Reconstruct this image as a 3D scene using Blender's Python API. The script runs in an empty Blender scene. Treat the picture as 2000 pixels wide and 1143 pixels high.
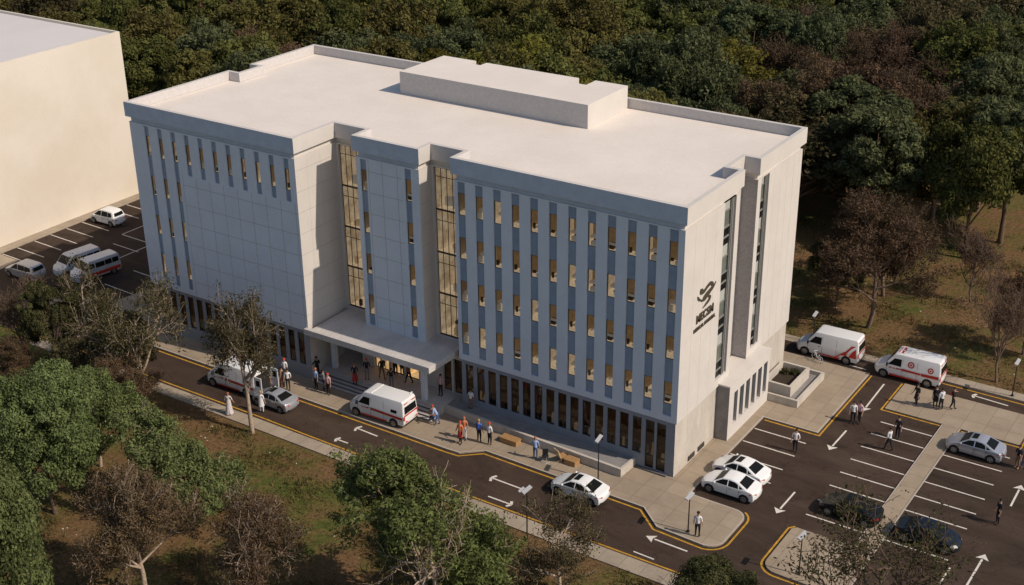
import bpy, bmesh, math, random
import numpy as np
from mathutils import Vector, Matrix
R = math.radians
random.seed(7)
scene = bpy.context.scene
col = scene.collection

# ------------------------------------------------------------------ materials
def new_mat(name):
    m = bpy.data.materials.new(name); m.use_nodes = True
    nt = m.node_tree; b = nt.nodes['Principled BSDF']
    return m, nt, b

def mat(name, c, rough=.8, metal=0., var=0., scale=2., c2=None, bump=0., bscale=30., spec=.3, coord='Object', detail=6., fine=0., emit=0., stretch=None, coat=0.):
    m, nt, b = new_mat(name)
    N, L = nt.nodes, nt.links
    b.inputs['Roughness'].default_value = rough
    b.inputs['Metallic'].default_value = metal
    b.inputs['Specular IOR Level'].default_value = spec
    if coat: b.inputs['Coat Weight'].default_value = coat; b.inputs['Coat Roughness'].default_value = .05
    c = tuple(c) + (1,)
    if c2 is None: c2 = tuple(max(0, x * (1 - var)) for x in c[:3])
    c2 = tuple(c2[:3]) + (1,)
    b.inputs['Base Color'].default_value = c
    if coord == 'World':
        g = N.new('ShaderNodeNewGeometry'); out = g.outputs['Position']
    else:
        g = N.new('ShaderNodeTexCoord'); out = g.outputs['Object']
    if stretch:
        mp = N.new('ShaderNodeMapping'); mp.inputs['Scale'].default_value = stretch
        L.new(out, mp.inputs['Vector']); out = mp.outputs['Vector']
    if var or c2 != c:
        n = N.new('ShaderNodeTexNoise'); n.inputs['Scale'].default_value = scale; n.inputs['Detail'].default_value = detail
        n.inputs['Roughness'].default_value = .65
        L.new(out, n.inputs['Vector'])
        r = N.new('ShaderNodeValToRGB'); r.color_ramp.elements[0].position = .38; r.color_ramp.elements[1].position = .62
        r.color_ramp.elements[0].color = c2; r.color_ramp.elements[1].color = c
        L.new(n.outputs['Fac'], r.inputs['Fac'])
        last = r.outputs['Color']
        if fine:
            n2 = N.new('ShaderNodeTexNoise'); n2.inputs['Scale'].default_value = bscale; n2.inputs['Detail'].default_value = 3
            L.new(out, n2.inputs['Vector'])
            mx = N.new('ShaderNodeMix'); mx.data_type = 'RGBA'; mx.blend_type = 'MULTIPLY'; mx.inputs['Factor'].default_value = 1
            mr = N.new('ShaderNodeMapRange'); mr.inputs['From Min'].default_value = .3; mr.inputs['From Max'].default_value = .7
            mr.inputs['To Min'].default_value = 1 - fine; mr.inputs['To Max'].default_value = 1 + fine * .4
            L.new(n2.outputs['Fac'], mr.inputs['Value'])
            cc = N.new('ShaderNodeCombineColor')
            for k in range(3): L.new(mr.outputs['Result'], cc.inputs[k])
            L.new(last, mx.inputs['A']); L.new(cc.outputs['Color'], mx.inputs['B'])
            last = mx.outputs['Result']
        L.new(last, b.inputs['Base Color'])
        if emit: L.new(last, b.inputs['Emission Color'])
    if emit:
        b.inputs['Emission Strength'].default_value = emit
        if not (var or c2 != c): b.inputs['Emission Color'].default_value = c
    if bump:
        n = N.new('ShaderNodeTexNoise'); n.inputs['Scale'].default_value = bscale; n.inputs['Detail'].default_value = 4
        L.new(out, n.inputs['Vector'])
        bp = N.new('ShaderNodeBump'); bp.inputs['Strength'].default_value = bump; bp.inputs['Distance'].default_value = .05
        L.new(n.outputs['Fac'], bp.inputs['Height']); L.new(bp.outputs['Normal'], b.inputs['Normal'])
    return m

def glass_mat(name, tint, rough=.03, trans=.8):
    m, nt, b = new_mat(name); N, L = nt.nodes, nt.links
    N.remove(b)
    t = N.new('ShaderNodeBsdfTransparent'); t.inputs['Color'].default_value = tuple(tint) + (1,)
    g = N.new('ShaderNodeBsdfGlossy'); g.inputs['Roughness'].default_value = rough; g.inputs['Color'].default_value = (.9, .95, 1, 1)
    f = N.new('ShaderNodeFresnel'); f.inputs['IOR'].default_value = 1.45
    mx = N.new('ShaderNodeMixShader'); L.new(f.outputs['Fac'], mx.inputs['Fac'])
    L.new(t.outputs[0], mx.inputs[1]); L.new(g.outputs[0], mx.inputs[2])
    L.new(mx.outputs[0], N['Material Output'].inputs['Surface'])
    return m

M = {}
M['stucco'] = mat('white_stucco', (.625, .575, .52), .9, var=.07, scale=.35, bump=.12, bscale=14, coord='World', fine=.05)
M['front'] = mat('panel_wall_shade_tint', (.64, .675, .72), .85, var=.06, scale=.5, bump=.15, bscale=16, coord='World', fine=.09)  # bluish skylit shade of the white front is put into this colour
M['roof'] = mat('roof_membrane', (.785, .70, .615), .92, c2=(.735, .65, .565), scale=.22, bump=.1, bscale=6, coord='World', fine=.05, detail=10)
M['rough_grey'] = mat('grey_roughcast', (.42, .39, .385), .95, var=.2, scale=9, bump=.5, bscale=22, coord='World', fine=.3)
M['plantroom'] = mat('plant_room_shade_render', (.56, .525, .50), .95, var=.1, scale=4, bump=.25, bscale=20, coord='World', fine=.13)  # front face only; its shaded grey is painted into the colour
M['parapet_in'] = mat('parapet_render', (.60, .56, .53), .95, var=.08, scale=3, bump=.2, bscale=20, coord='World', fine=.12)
M['concrete'] = mat('board_concrete', (.56, .50, .425), .9, c2=(.47, .42, .355), scale=.9, bump=.2, bscale=14, coord='World', fine=.08, stretch=(1, 1, .35))
M['lowwall'] = mat('grey_concrete', (.28, .26, .245), .9, c2=(.215, .20, .19), scale=1.2, bump=.2, bscale=14, coord='World', fine=.1)
M['pave'] = None
M['joint'] = mat('panel_joint_line', (.42, .40, .38), .9)
M['jointw'] = mat('panel_joint_light', (.52, .48, .43), .9)
M['fascia'] = mat('blue_grey_shade_fascia', (.49, .545, .62), .9, var=.1, scale=1.2, bump=.15, bscale=16, coord='World', fine=.14)  # front fascia only, with the blue-grey shade painted into its colour
M['lowfront'] = mat('ground_floor_cladding', (.27, .285, .315), .85, var=.08, scale=.6, bump=.15, bscale=16, coord='World', fine=.1)
M['spandrel'] = mat('blue_spandrel_glass', (.27, .33, .41), .45, spec=.3, var=.12, scale=1.5)
M['frame'] = mat('dark_bronze_frame', (.05, .045, .04), .5)
M['frameg'] = mat('grey_window_frame', (.22, .21, .19), .5)
M['pane'] = glass_mat('clear_window_glass', (.88, .86, .8))
M['paned'] = glass_mat('tinted_window_glass', (.5, .46, .4))
M['rfloor'] = mat('room_floor_glow', (.62, .49, .34), .7, var=.3, scale=5, emit=.60)  # room floors, walls and pale furniture glow themselves, in place of room lights
M['rwall'] = mat('room_wall_glow', (.24, .155, .08), .8, var=.25, scale=3, emit=.32)
M['rwall2'] = mat('room_wall_pale_glow', (.52, .43, .31), .8, c2=(.30,.22,.14), scale=1.1, emit=.50)
M['clutw'] = mat('white_furniture_glow', (.42, .39, .36), .6, emit=.18)
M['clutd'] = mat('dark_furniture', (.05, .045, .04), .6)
M['clutb'] = mat('tan_furniture_glow', (.42, .31, .19), .6, emit=.25)
M['gfloor'] = mat('lobby_floor_dim_glow', (.25, .17, .10), .6, var=.4, scale=2.5, emit=.14)  # ground-floor room surfaces glow faintly instead of being lit by lamps
M['gwall'] = mat('lobby_wall_dim_glow', (.16, .09, .04), .8, var=.5, scale=1.6, emit=.10)
M['entry'] = mat('lobby_warm_glow', (.55, .38, .19), .7, var=.4, scale=1.5, emit=1.1)  # entrance lobby surfaces glow, standing in for lobby lights under the canopy
M['sidepanel'] = mat('pale_spandrel_panel', (.45, .46, .41), .4, var=.12, scale=2)
M['yellow'] = mat('yellow_road_paint', (.62, .33, .035), .8, var=.35, scale=3, coord='World', fine=.2, bscale=25)
M['white'] = mat('white_road_paint', (.76, .70, .61), .85, var=.15, scale=2, coord='World', fine=.25, bscale=25)
M['wood'] = mat('oiled_timber', (.44, .26, .115), .6, c2=(.33, .18, .075), scale=4, stretch=(1, 8, 8))
M['woodp'] = mat('pale_plywood', (.60, .44, .26), .6, var=.15, scale=3)
M['soil'] = mat('planter_soil', (.05, .035, .022), 1, var=.4, scale=6, bump=.5)
M['black'] = mat('black_metal', (.02, .02, .022), .45)
M['lamphead'] = mat('lamp_head_alloy', (.48, .48, .48), .5, metal=.2)
M['lens'] = mat('lamp_lens', (.75, .78, .8), .2)
M['rubber'] = mat('tyre_rubber', (.018, .018, .018), .8)
M['rim'] = mat('alloy_rim', (.35, .34, .33), .35, metal=.7)
M['cwhite'] = mat('white_car_paint', (.80, .79, .77), .25, spec=.5, coat=.5)
M['csilver'] = mat('silver_car_paint', (.48, .49, .52), .3, metal=.5, coat=.5)
M['cblack'] = mat('black_car_paint', (.008, .009, .010), .35, spec=.2, coat=.15)
M['cnavy'] = mat('navy_car_paint', (.012, .016, .026), .35, spec=.2, coat=.15)
M['cgrey'] = mat('grey_car_paint', (.55, .56, .60), .3, metal=.1, coat=.5)
M['vglass'] = mat('dark_vehicle_glass', (.010, .011, .011), .25, spec=.10)
M['red'] = mat('red_vinyl_stripe', (.50, .035, .02), .4)
M['orange'] = mat('orange_vinyl_stripe', (.62, .16, .03), .4)
M['tail'] = mat('tail_lamp_red', (.5, .03, .015), .2)
M['headl'] = mat('head_lamp_clear', (.55, .52, .46), .15)
M['under'] = mat('black_plastic_trim', (.02, .02, .02), .7)
M['bark'] = mat('brown_bark', (.16, .105, .07), .95, var=.35, scale=6, bump=.4)
M['barkp'] = mat('pale_bark', (.46, .35, .26), .9, var=.35, scale=5, bump=.3)
M['barkt'] = mat('twig_bark', (.20, .135, .10), .95, var=.3, scale=3)
M['kerb'] = mat('kerb_stone', (.45, .39, .33), .9, var=.12, scale=1.5, coord='World')
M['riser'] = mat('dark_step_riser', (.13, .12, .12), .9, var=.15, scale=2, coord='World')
M['emblem'] = mat('bronze_lettering', (.085, .07, .05), .5, metal=.3)
M['louvre'] = mat('dark_louvre', (.06, .05, .04), .7)
M['blockwall'] = mat('cream_render_wall', (.75, .67, .57), .95, c2=(.69, .605, .49), scale=.13, bump=.15, bscale=8, coord='World', fine=.05)
M['blockroof'] = mat('pale_flat_roof', (.66, .61, .58), .95, var=.05, scale=.3, coord='World', stretch=(1, .2, 1))
M['stone'] = mat('pale_stone', (.5, .45, .38), .9)

def pave_mat(name, c, c2, sx, sy, joint=.8, ox=0., oy=0.):
    m, nt, b = new_mat(name); N, L = nt.nodes, nt.links
    b.inputs['Roughness'].default_value = .9; b.inputs['Specular IOR Level'].default_value = .25
    g = N.new('ShaderNodeNewGeometry')
    n = N.new('ShaderNodeTexNoise'); n.inputs['Scale'].default_value = .45; n.inputs['Detail'].default_value = 8; n.inputs['Roughness'].default_value = .7
    L.new(g.outputs['Position'], n.inputs['Vector'])
    r = N.new('ShaderNodeValToRGB'); r.color_ramp.elements[0].position = .35; r.color_ramp.elements[1].position = .65
    r.color_ramp.elements[0].color = tuple(c2) + (1,); r.color_ramp.elements[1].color = tuple(c) + (1,)
    L.new(n.outputs['Fac'], r.inputs['Fac'])
    mp = N.new('ShaderNodeMapping'); mp.inputs['Location'].default_value = (ox, oy, 0)
    L.new(g.outputs['Position'], mp.inputs['Vector'])
    br = N.new('ShaderNodeTexBrick'); br.offset = 0.; br.inputs['Scale'].default_value = 1.
    br.inputs['Brick Width'].default_value = sx; br.inputs['Row Height'].default_value = sy
    br.inputs['Mortar Size'].default_value = .03; br.inputs['Mortar Smooth'].default_value = .4
    br.inputs['Color1'].default_value = (1, 1, 1, 1); br.inputs['Color2'].default_value = (.9, .9, .9, 1); br.inputs['Mortar'].default_value = (joint, joint, joint, 1)
    L.new(mp.outputs['Vector'], br.inputs['Vector'])
    mx = N.new('ShaderNodeMix'); mx.data_type = 'RGBA'; mx.blend_type = 'MULTIPLY'; mx.inputs['Factor'].default_value = 1
    L.new(r.outputs['Color'], mx.inputs['A']); L.new(br.outputs['Color'], mx.inputs['B'])
    n3 = N.new('ShaderNodeTexNoise'); n3.inputs['Scale'].default_value = 18; n3.inputs['Detail'].default_value = 3
    L.new(g.outputs['Position'], n3.inputs['Vector'])
    mr = N.new('ShaderNodeMapRange'); mr.inputs['From Min'].default_value = .3; mr.inputs['From Max'].default_value = .7; mr.inputs['To Min'].default_value = .84; mr.inputs['To Max'].default_value = 1.06
    L.new(n3.outputs['Fac'], mr.inputs['Value'])
    cc = N.new('ShaderNodeCombineColor')
    for k in range(3): L.new(mr.outputs['Result'], cc.inputs[k])
    mx2 = N.new('ShaderNodeMix'); mx2.data_type = 'RGBA'; mx2.blend_type = 'MULTIPLY'; mx2.inputs['Factor'].default_value = 1
    L.new(mx.outputs['Result'], mx2.inputs['A']); L.new(cc.outputs['Color'], mx2.inputs['B'])
    L.new(mx2.outputs['Result'], b.inputs['Base Color'])
    return m
M['pave'] = pave_mat('paving_slabs', (.395, .315, .225), (.32, .25, .178), 1.6, 1.6, .68)
M['walk'] = pave_mat('footpath_slabs', (.43, .355, .265), (.34, .275, .205), 1.5, 6, .62, oy=2)
M['plazam'] = pave_mat('plaza_stone', (.60, .55, .52), (.50, .46, .43), .9, .9, .8)
M['canopy'] = mat('canopy_concrete', (.60, .56, .52), .9, c2=(.50, .47, .44), scale=.8, bump=.15, bscale=12, coord='World', fine=.12, stretch=(1, .3, 1))

def asphalt():
    m, nt, b = new_mat('asphalt_surface'); N, L = nt.nodes, nt.links
    b.inputs['Roughness'].default_value = .92; b.inputs['Specular IOR Level'].default_value = .2
    g = N.new('ShaderNodeNewGeometry')
    n = N.new('ShaderNodeTexNoise'); n.inputs['Scale'].default_value = .22; n.inputs['Detail'].default_value = 9; n.inputs['Roughness'].default_value = .7; n.inputs['Distortion'].default_value = .6
    mp = N.new('ShaderNodeMapping'); mp.inputs['Scale'].default_value = (.6, 1.6, 1)
    L.new(g.outputs['Position'], mp.inputs['Vector']); L.new(mp.outputs['Vector'], n.inputs['Vector'])
    r = N.new('ShaderNodeValToRGB'); r.color_ramp.elements[0].position = .3; r.color_ramp.elements[1].position = .7
    r.color_ramp.elements[0].color = (.032, .020, .014, 1); r.color_ramp.elements[1].color = (.084, .056, .040, 1)
    L.new(n.outputs['Fac'], r.inputs['Fac'])
    n3 = N.new('ShaderNodeTexNoise'); n3.inputs['Scale'].default_value = 14; n3.inputs['Detail'].default_value = 4; n3.inputs['Roughness'].default_value = .8
    L.new(g.outputs['Position'], n3.inputs['Vector'])
    mr = N.new('ShaderNodeMapRange'); mr.inputs['From Min'].default_value = .3; mr.inputs['From Max'].default_value = .7; mr.inputs['To Min'].default_value = .55; mr.inputs['To Max'].default_value = 1.35
    L.new(n3.outputs['Fac'], mr.inputs['Value'])
    cc = N.new('ShaderNodeCombineColor')
    for k in range(3): L.new(mr.outputs['Result'], cc.inputs[k])
    mx2 = N.new('ShaderNodeMix'); mx2.data_type = 'RGBA'; mx2.blend_type = 'MULTIPLY'; mx2.inputs['Factor'].default_value = 1
    L.new(r.outputs['Color'], mx2.inputs['A']); L.new(cc.outputs['Color'], mx2.inputs['B'])
    L.new(mx2.outputs['Result'], b.inputs['Base Color'])
    vo = N.new('ShaderNodeTexVoronoi'); vo.feature = 'DISTANCE_TO_EDGE'; vo.inputs['Scale'].default_value = .17
    nw = N.new('ShaderNodeTexNoise'); nw.inputs['Scale'].default_value = .8; nw.inputs['Detail'].default_value = 5
    vm = N.new('ShaderNodeVectorMath'); vm.operation = 'MULTIPLY_ADD'; vm.inputs[1].default_value = (3, 3, 3)
    L.new(g.outputs['Position'], nw.inputs['Vector']); L.new(nw.outputs['Color'], vm.inputs[0]); L.new(g.outputs['Position'], vm.inputs[2]); L.new(vm.outputs[0], vo.inputs['Vector'])
    mc = N.new('ShaderNodeMapRange'); mc.inputs['From Max'].default_value = .008; mc.inputs['To Min'].default_value = .55; mc.inputs['To Max'].default_value = 1
    L.new(vo.outputs['Distance'], mc.inputs['Value'])
    ns = N.new('ShaderNodeTexNoise'); ns.inputs['Scale'].default_value = .9; ns.inputs['Detail'].default_value = 3; L.new(g.outputs['Position'], ns.inputs['Vector'])
    mo = N.new('ShaderNodeMapRange'); mo.inputs['From Min'].default_value = .62; mo.inputs['From Max'].default_value = .72; mo.inputs['To Min'].default_value = 1; mo.inputs['To Max'].default_value = .68
    L.new(ns.outputs['Fac'], mo.inputs['Value'])
    mm = N.new('ShaderNodeMath'); mm.operation = 'MULTIPLY'; L.new(mc.outputs['Result'], mm.inputs[0]); L.new(mo.outputs['Result'], mm.inputs[1])
    vs = N.new('ShaderNodeVectorMath'); vs.operation = 'SCALE'; L.new(mx2.outputs['Result'], vs.inputs[0]); L.new(mm.outputs[0], vs.inputs['Scale'])
    L.new(vs.outputs[0], b.inputs['Base Color'])
    bp = N.new('ShaderNodeBump'); bp.inputs['Strength'].default_value = .3; bp.inputs['Distance'].default_value = .03
    L.new(n3.outputs['Fac'], bp.inputs['Height']); L.new(bp.outputs['Normal'], b.inputs['Normal'])
    return m
M['asphalt'] = asphalt()

def lawn_mat():
    m, nt, b = new_mat('dry_lawn'); N, L = nt.nodes, nt.links
    b.inputs['Roughness'].default_value = 1; b.inputs['Specular IOR Level'].default_value = .1
    g = N.new('ShaderNodeNewGeometry')
    def noise(s, d=8, rr=.7, dist=0.):
        n = N.new('ShaderNodeTexNoise'); n.inputs['Scale'].default_value = s; n.inputs['Detail'].default_value = d
        n.inputs['Roughness'].default_value = rr; n.inputs['Distortion'].default_value = dist
        L.new(g.outputs['Position'], n.inputs['Vector']); return n
    n1 = noise(.16, 9, .72, .8)
    r = N.new('ShaderNodeValToRGB'); e = r.color_ramp.elements
    e[0].position = .36; e[0].color = (.185, .108, .052, 1); e[1].position = .62; e[1].color = (.085, .098, .024, 1)
    x = e.new(.47); x.color = (.165, .098, .045, 1); x = e.new(.56); x.color = (.13, .105, .034, 1)
    L.new(n1.outputs['Fac'], r.inputs['Fac'])
    n2 = noise(3.2, 6, .75)
    mr = N.new('ShaderNodeMapRange'); mr.inputs['From Min'].default_value = .3; mr.inputs['From Max'].default_value = .7; mr.inputs['To Min'].default_value = .45; mr.inputs['To Max'].default_value = 1.4
    L.new(n2.outputs['Fac'], mr.inputs['Value'])
    cc = N.new('ShaderNodeCombineColor')
    for k in range(3): L.new(mr.outputs['Result'], cc.inputs[k])
    mx = N.new('ShaderNodeMix'); mx.data_type = 'RGBA'; mx.blend_type = 'MULTIPLY'; mx.inputs['Factor'].default_value = 1
    L.new(r.outputs['Color'], mx.inputs['A']); L.new(cc.outputs['Color'], mx.inputs['B'])
    L.new(mx.outputs['Result'], b.inputs['Base Color'])
    bp = N.new('ShaderNodeBump'); bp.inputs['Strength'].default_value = .8; bp.inputs['Distance'].default_value = .15
    L.new(n2.outputs['Fac'], bp.inputs['Height']); L.new(bp.outputs['Normal'], b.inputs['Normal'])
    return m
M['lawn'] = lawn_mat()

def leaf_mat(name, dark, light, trans=.28):
    m, nt, b = new_mat(name); N, L = nt.nodes, nt.links
    at = N.new('ShaderNodeAttribute'); at.attribute_name = 'tint'
    oi = N.new('ShaderNodeObjectInfo')
    mx = N.new('ShaderNodeMix'); mx.data_type = 'RGBA'
    mx.inputs['A'].default_value = tuple(dark) + (1,); mx.inputs['B'].default_value = tuple(light) + (1,)
    L.new(at.outputs['Fac'], mx.inputs['Factor'])
    hs = N.new('ShaderNodeHueSaturation')
    mh = N.new('ShaderNodeMapRange'); mh.inputs['To Min'].default_value = .49; mh.inputs['To Max'].default_value = .512
    L.new(oi.outputs['Random'], mh.inputs['Value']); L.new(mh.outputs['Result'], hs.inputs['Hue'])
    mv = N.new('ShaderNodeMath'); mv.operation = 'MULTIPLY'; mv.inputs[1].default_value = 7.3
    fr = N.new('ShaderNodeMath'); fr.operation = 'FRACT'
    L.new(oi.outputs['Random'], mv.inputs[0]); L.new(mv.outputs[0], fr.inputs[0])
    mv2 = N.new('ShaderNodeMapRange'); mv2.inputs['To Min'].default_value = .75; mv2.inputs['To Max'].default_value = 1.25
    L.new(fr.outputs[0], mv2.inputs['Value']); L.new(mv2.outputs['Result'], hs.inputs['Value'])
    L.new(mx.outputs['Result'], hs.inputs['Color'])
    d = N.new('ShaderNodeBsdfDiffuse'); t = N.new('ShaderNodeBsdfTranslucent')
    L.new(hs.outputs['Color'], d.inputs['Color']); L.new(hs.outputs['Color'], t.inputs['Color'])
    ms = N.new('ShaderNodeMixShader'); ms.inputs['Fac'].default_value = trans
    L.new(d.outputs[0], ms.inputs[1]); L.new(t.outputs[0], ms.inputs[2])
    N.remove(b); L.new(ms.outputs[0], N['Material Output'].inputs['Surface'])
    return m
LM = {
 'dark': leaf_mat('dark_green_leaves', (.040, .047, .022), (.140, .152, .068)),
 'mid': leaf_mat('mid_green_leaves', (.048, .052, .017), (.185, .190, .058)),
 'olive': leaf_mat('olive_leaves', (.062, .055, .018), (.195, .170, .056)),
 'yellow': leaf_mat('yellow_green_leaves', (.066, .064, .014), (.19, .175, .04)),
 'brown': leaf_mat('brown_leaves', (.070, .045, .026), (.175, .115, .068)),
 'rust': leaf_mat('red_brown_leaves', (.066, .042, .026), (.155, .102, .060)),
 'fresh': leaf_mat('fresh_green_leaves', (.046, .056, .018), (.165, .190, .062)),
 'lush': leaf_mat('lush_green_leaves', (.060, .078, .028), (.225, .265, .10)),
 'shade': leaf_mat('deep_green_leaves', (.040, .041, .018), (.125, .118, .050)),
 'gum': leaf_mat('grey_olive_leaves', (.050, .044, .022), (.145, .120, .060)),
 'grass': leaf_mat('grass_blades', (.070, .064, .020), (.19, .135, .06)),
}

# ------------------------------------------------------------------ mesh helpers
class MB:
    def __init__(s): s.v = []; s.f = []; s.m = []
    def face(s, pts, mi=0):
        n = len(s.v); s.v += [tuple(p) for p in pts]; s.f.append(tuple(range(n, n + len(pts)))); s.m.append(mi)
    def box(s, x0, x1, y0, y1, z0, z1, mi=0, skip=()):
        n = len(s.v)
        s.v += [(x0,y0,z0),(x1,y0,z0),(x1,y1,z0),(x0,y1,z0),(x0,y0,z1),(x1,y0,z1),(x1,y1,z1),(x0,y1,z1)]
        F = dict(b=(0,3,2,1), t=(4,5,6,7), f=(0,1,5,4), r=(1,2,6,5), k=(2,3,7,6), l=(3,0,4,7))
        for k, q in F.items():
            if k in skip: continue
            s.f.append(tuple(n + i for i in q)); s.m.append(mi)
    def prism(s, poly, z0, z1, mi=0, mt=None, bottom=True):
        n = len(poly)
        s.face([(x, y, z1) for x, y in poly], mi if mt is None else mt)
        if bottom: s.face([(x, y, z0) for x, y in reversed(poly)], mi)
        for i in range(n):
            a, b = poly[i], poly[(i + 1) % n]
            s.face([(a[0],a[1],z0),(b[0],b[1],z0),(b[0],b[1],z1),(a[0],a[1],z1)], mi)
    def tube(s, pts, rad, n=6, mi=0, caps=True):
        pts = [Vector(p) for p in pts]; base = len(s.v)
        for i, p in enumerate(pts):
            d = (pts[min(i + 1, len(pts) - 1)] - pts[max(i - 1, 0)]).normalized()
            a = d.cross(Vector((0, 0, 1)) if abs(d.z) < .9 else Vector((1, 0, 0))).normalized(); b = d.cross(a)
            r = rad[i] if hasattr(rad, '__len__') else rad
            for k in range(n):
                t = 2 * math.pi * k / n; s.v.append(tuple(p + a * math.cos(t) * r + b * math.sin(t) * r))
        for i in range(len(pts) - 1):
            for k in range(n):
                s.f.append((base + i*n + k, base + i*n + (k+1) % n, base + (i+1)*n + (k+1) % n, base + (i+1)*n + k)); s.m.append(mi)
        if caps:
            s.f.append(tuple(base + k for k in range(n))[::-1]); s.m.append(mi)
            s.f.append(tuple(base + (len(pts)-1)*n + k for k in range(n))); s.m.append(mi)
    def ell(s, c, r, mi=0, nu=10, nv=7, zmin=-1.):
        base = len(s.v); rows = []
        t0 = math.asin(zmin)
        for j in range(nv + 1):
            t = t0 + (math.pi / 2 - t0) * j / nv
            for k in range(nu):
                a = 2 * math.pi * k / nu
                s.v.append((c[0] + r[0]*math.cos(t)*math.cos(a), c[1] + r[1]*math.cos(t)*math.sin(a), c[2] + r[2]*math.sin(t)))
        for j in range(nv):
            for k in range(nu):
                s.f.append((base + j*nu + k, base + j*nu + (k+1) % nu, base + (j+1)*nu + (k+1) % nu, base + (j+1)*nu + k)); s.m.append(mi)
    def build(s, name, mats, parent=None, smooth=False, loc=None):
        me = bpy.data.meshes.new(name); me.from_pydata(s.v, [], s.f); me.update()
        mats = mats if isinstance(mats, (list, tuple)) else [mats]
        for m in mats: me.materials.append(m)
        if any(s.m): me.polygons.foreach_set('material_index', s.m)
        if smooth: me.polygons.foreach_set('use_smooth', [True] * len(s.f))
        o = bpy.data.objects.new(name, me); col.objects.link(o)
        if parent: o.parent = parent
        if loc: o.location = loc
        return o

def empty(name, loc=(0,0,0), rz=0.):
    o = bpy.data.objects.new(name, None); col.objects.link(o); o.location = loc; o.rotation_euler = (0,0,rz)
    o.empty_display_size = .3; return o
def tag(o, label=None, cat=None, group=None, kind=None):
    if label: o['label'] = label
    if cat: o['category'] = cat
    if group: o['group'] = group
    if kind: o['kind'] = kind
    return o
def kids(o): return [c for c in bpy.data.objects if c.parent is o]
KID = {}
def copy_tree(o, parent=None):
    c = o.copy(); col.objects.link(c); c.parent = parent
    if o.name not in KID: KID[o.name] = kids(o)
    for ch in KID[o.name]: copy_tree(ch, c)
    return c
def cobj(o, name, parent, loc, rz=0.):
    c = o.copy(); c.name = name; col.objects.link(c); c.parent = parent; c.location = loc; c.rotation_euler = (0,0,rz); return c
def bevel_apply(o, width, segs=3, angle=30, extra=None):
    mo = o.modifiers.new('b', 'BEVEL'); mo.width = width; mo.segments = segs; mo.limit_method = 'ANGLE'; mo.angle_limit = R(angle)
    if extra: extra(o)
    dg = bpy.context.evaluated_depsgraph_get(); dg.update()
    me = bpy.data.meshes.new_from_object(o.evaluated_get(dg)); o.modifiers.clear()
    old = o.data; o.data = me; bpy.data.meshes.remove(old); return o
# ------------------------------------------------------------------ ground, roads, pavements
def strip(mb, pts, w, z, mi=0, closed=False, off=0.):
    P = [Vector((p[0], p[1])) for p in pts]; n = len(P); A = []; B = []
    for i in range(n):
        if closed: a, b = P[i-1], P[(i+1) % n]
        else: a, b = P[max(i-1, 0)], P[min(i+1, n-1)]
        d0 = (P[i]-a).normalized() if (P[i]-a).length > 1e-6 else None
        d1 = (b-P[i]).normalized() if (b-P[i]).length > 1e-6 else None
        if d0 is None: d0 = d1
        if d1 is None: d1 = d0
        n0 = Vector((-d0.y, d0.x)); n1 = Vector((-d1.y, d1.x)); nn = (n0+n1).normalized(); k = 1/max(.4, nn.dot(n0))
        A.append(P[i] + nn*k*(off+w/2)); B.append(P[i] + nn*k*(off-w/2))
    for i in range(n if closed else n-1):
        j = (i+1) % n
        mb.face([(B[i].x,B[i].y,z),(B[j].x,B[j].y,z),(A[j].x,A[j].y,z),(A[i].x,A[i].y,z)], mi)
def arc(cx, cy, r, a0, a1, n=7): return [(cx + r*math.cos(R(a0+(a1-a0)*i/n)), cy + r*math.sin(R(a0+(a1-a0)*i/n))) for i in range(n+1)]

b = MB(); b.face([(-420,-160,-.012),(260,-160,-.012),(260,420,-.012),(-420,420,-.012)]); tag(b.build('ground', M['lawn']), kind='structure')
b = MB()
b.face([(-80,-9.35,0),(70,-9.35,0),(70,24.4,0),(-6,24.4,0),(-6,19,0),(-50,19,0),(-50,26,0),(-80,26,0)])
tag(b.build('road', M['asphalt']), kind='structure')
# building pavement with its kerb line
K = [(-49,-5.1),(-15.9,-5.15),(-14.85,-5.1),(-13.45,-3.85),(-.3,-4.05),(1.5,-5.6)] + [(5.0,-5.8)] + arc(4.85,-4.65,1.15,-80,0,6) + [(6.0,-2.2)] + arc(5.0,-1.9,1.0,0,80,5) + [(1.55,-.85),(1.55,11.45),(5.85,11.45),(5.85,22.4),(-3.5,22.4),(-3.5,8),(-49,8)]
b = MB(); b.prism(K, -.03, .1); strip(b, K[:-3], .11, .103, 1, off=.055)
tag(b.build('pavement', [M['pave'], M['kerb']]), kind='structure')
KY = K[:-10] if False else None
b = MB()
strip(b, [(-49,-5.1),(-15.9,-5.15),(-14.85,-5.1),(-13.45,-3.85),(-.3,-4.05),(1.5,-5.6),(5.0,-5.8)] + arc(4.85,-4.65,1.15,-80,0,6) + [(6.0,-2.2)] + arc(5.0,-1.9,1.0,0,60,4), .13, .005, off=-.27)
strip(b, [(1.7,11.45),(5.85,11.45),(5.85,22.3)], .13, .005, off=-.2)
strip(b, [(-60,-9.02),(-31,-9.06),(-24,-9.2),(0,-9.3),(8,-9.3),(60,-9.3)], .13, .006, off=.12)
# footpath along the south side
W = [(-56,-9.3),(-31,-9.3),(-24,-9.35),(0,-9.45),(60,-9.45),(60,-10.8),(0,-10.8),(-27,-10.5),(-56,-10.4)]
c = MB(); c.prism(W, -.03, .08); tag(c.build('footpath', M['walk']), kind='structure')
# far road edge
strip(b, [(9.5,24.3),(19,24.2),(40,24.2)], .13, .005, off=-.22)
c = MB(); c.prism([(-12,24.4),(70,24.4),(70,25.5),(-12,25.5)], -.03, .09); tag(c.build('footpath', M['walk']), kind='structure')
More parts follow.
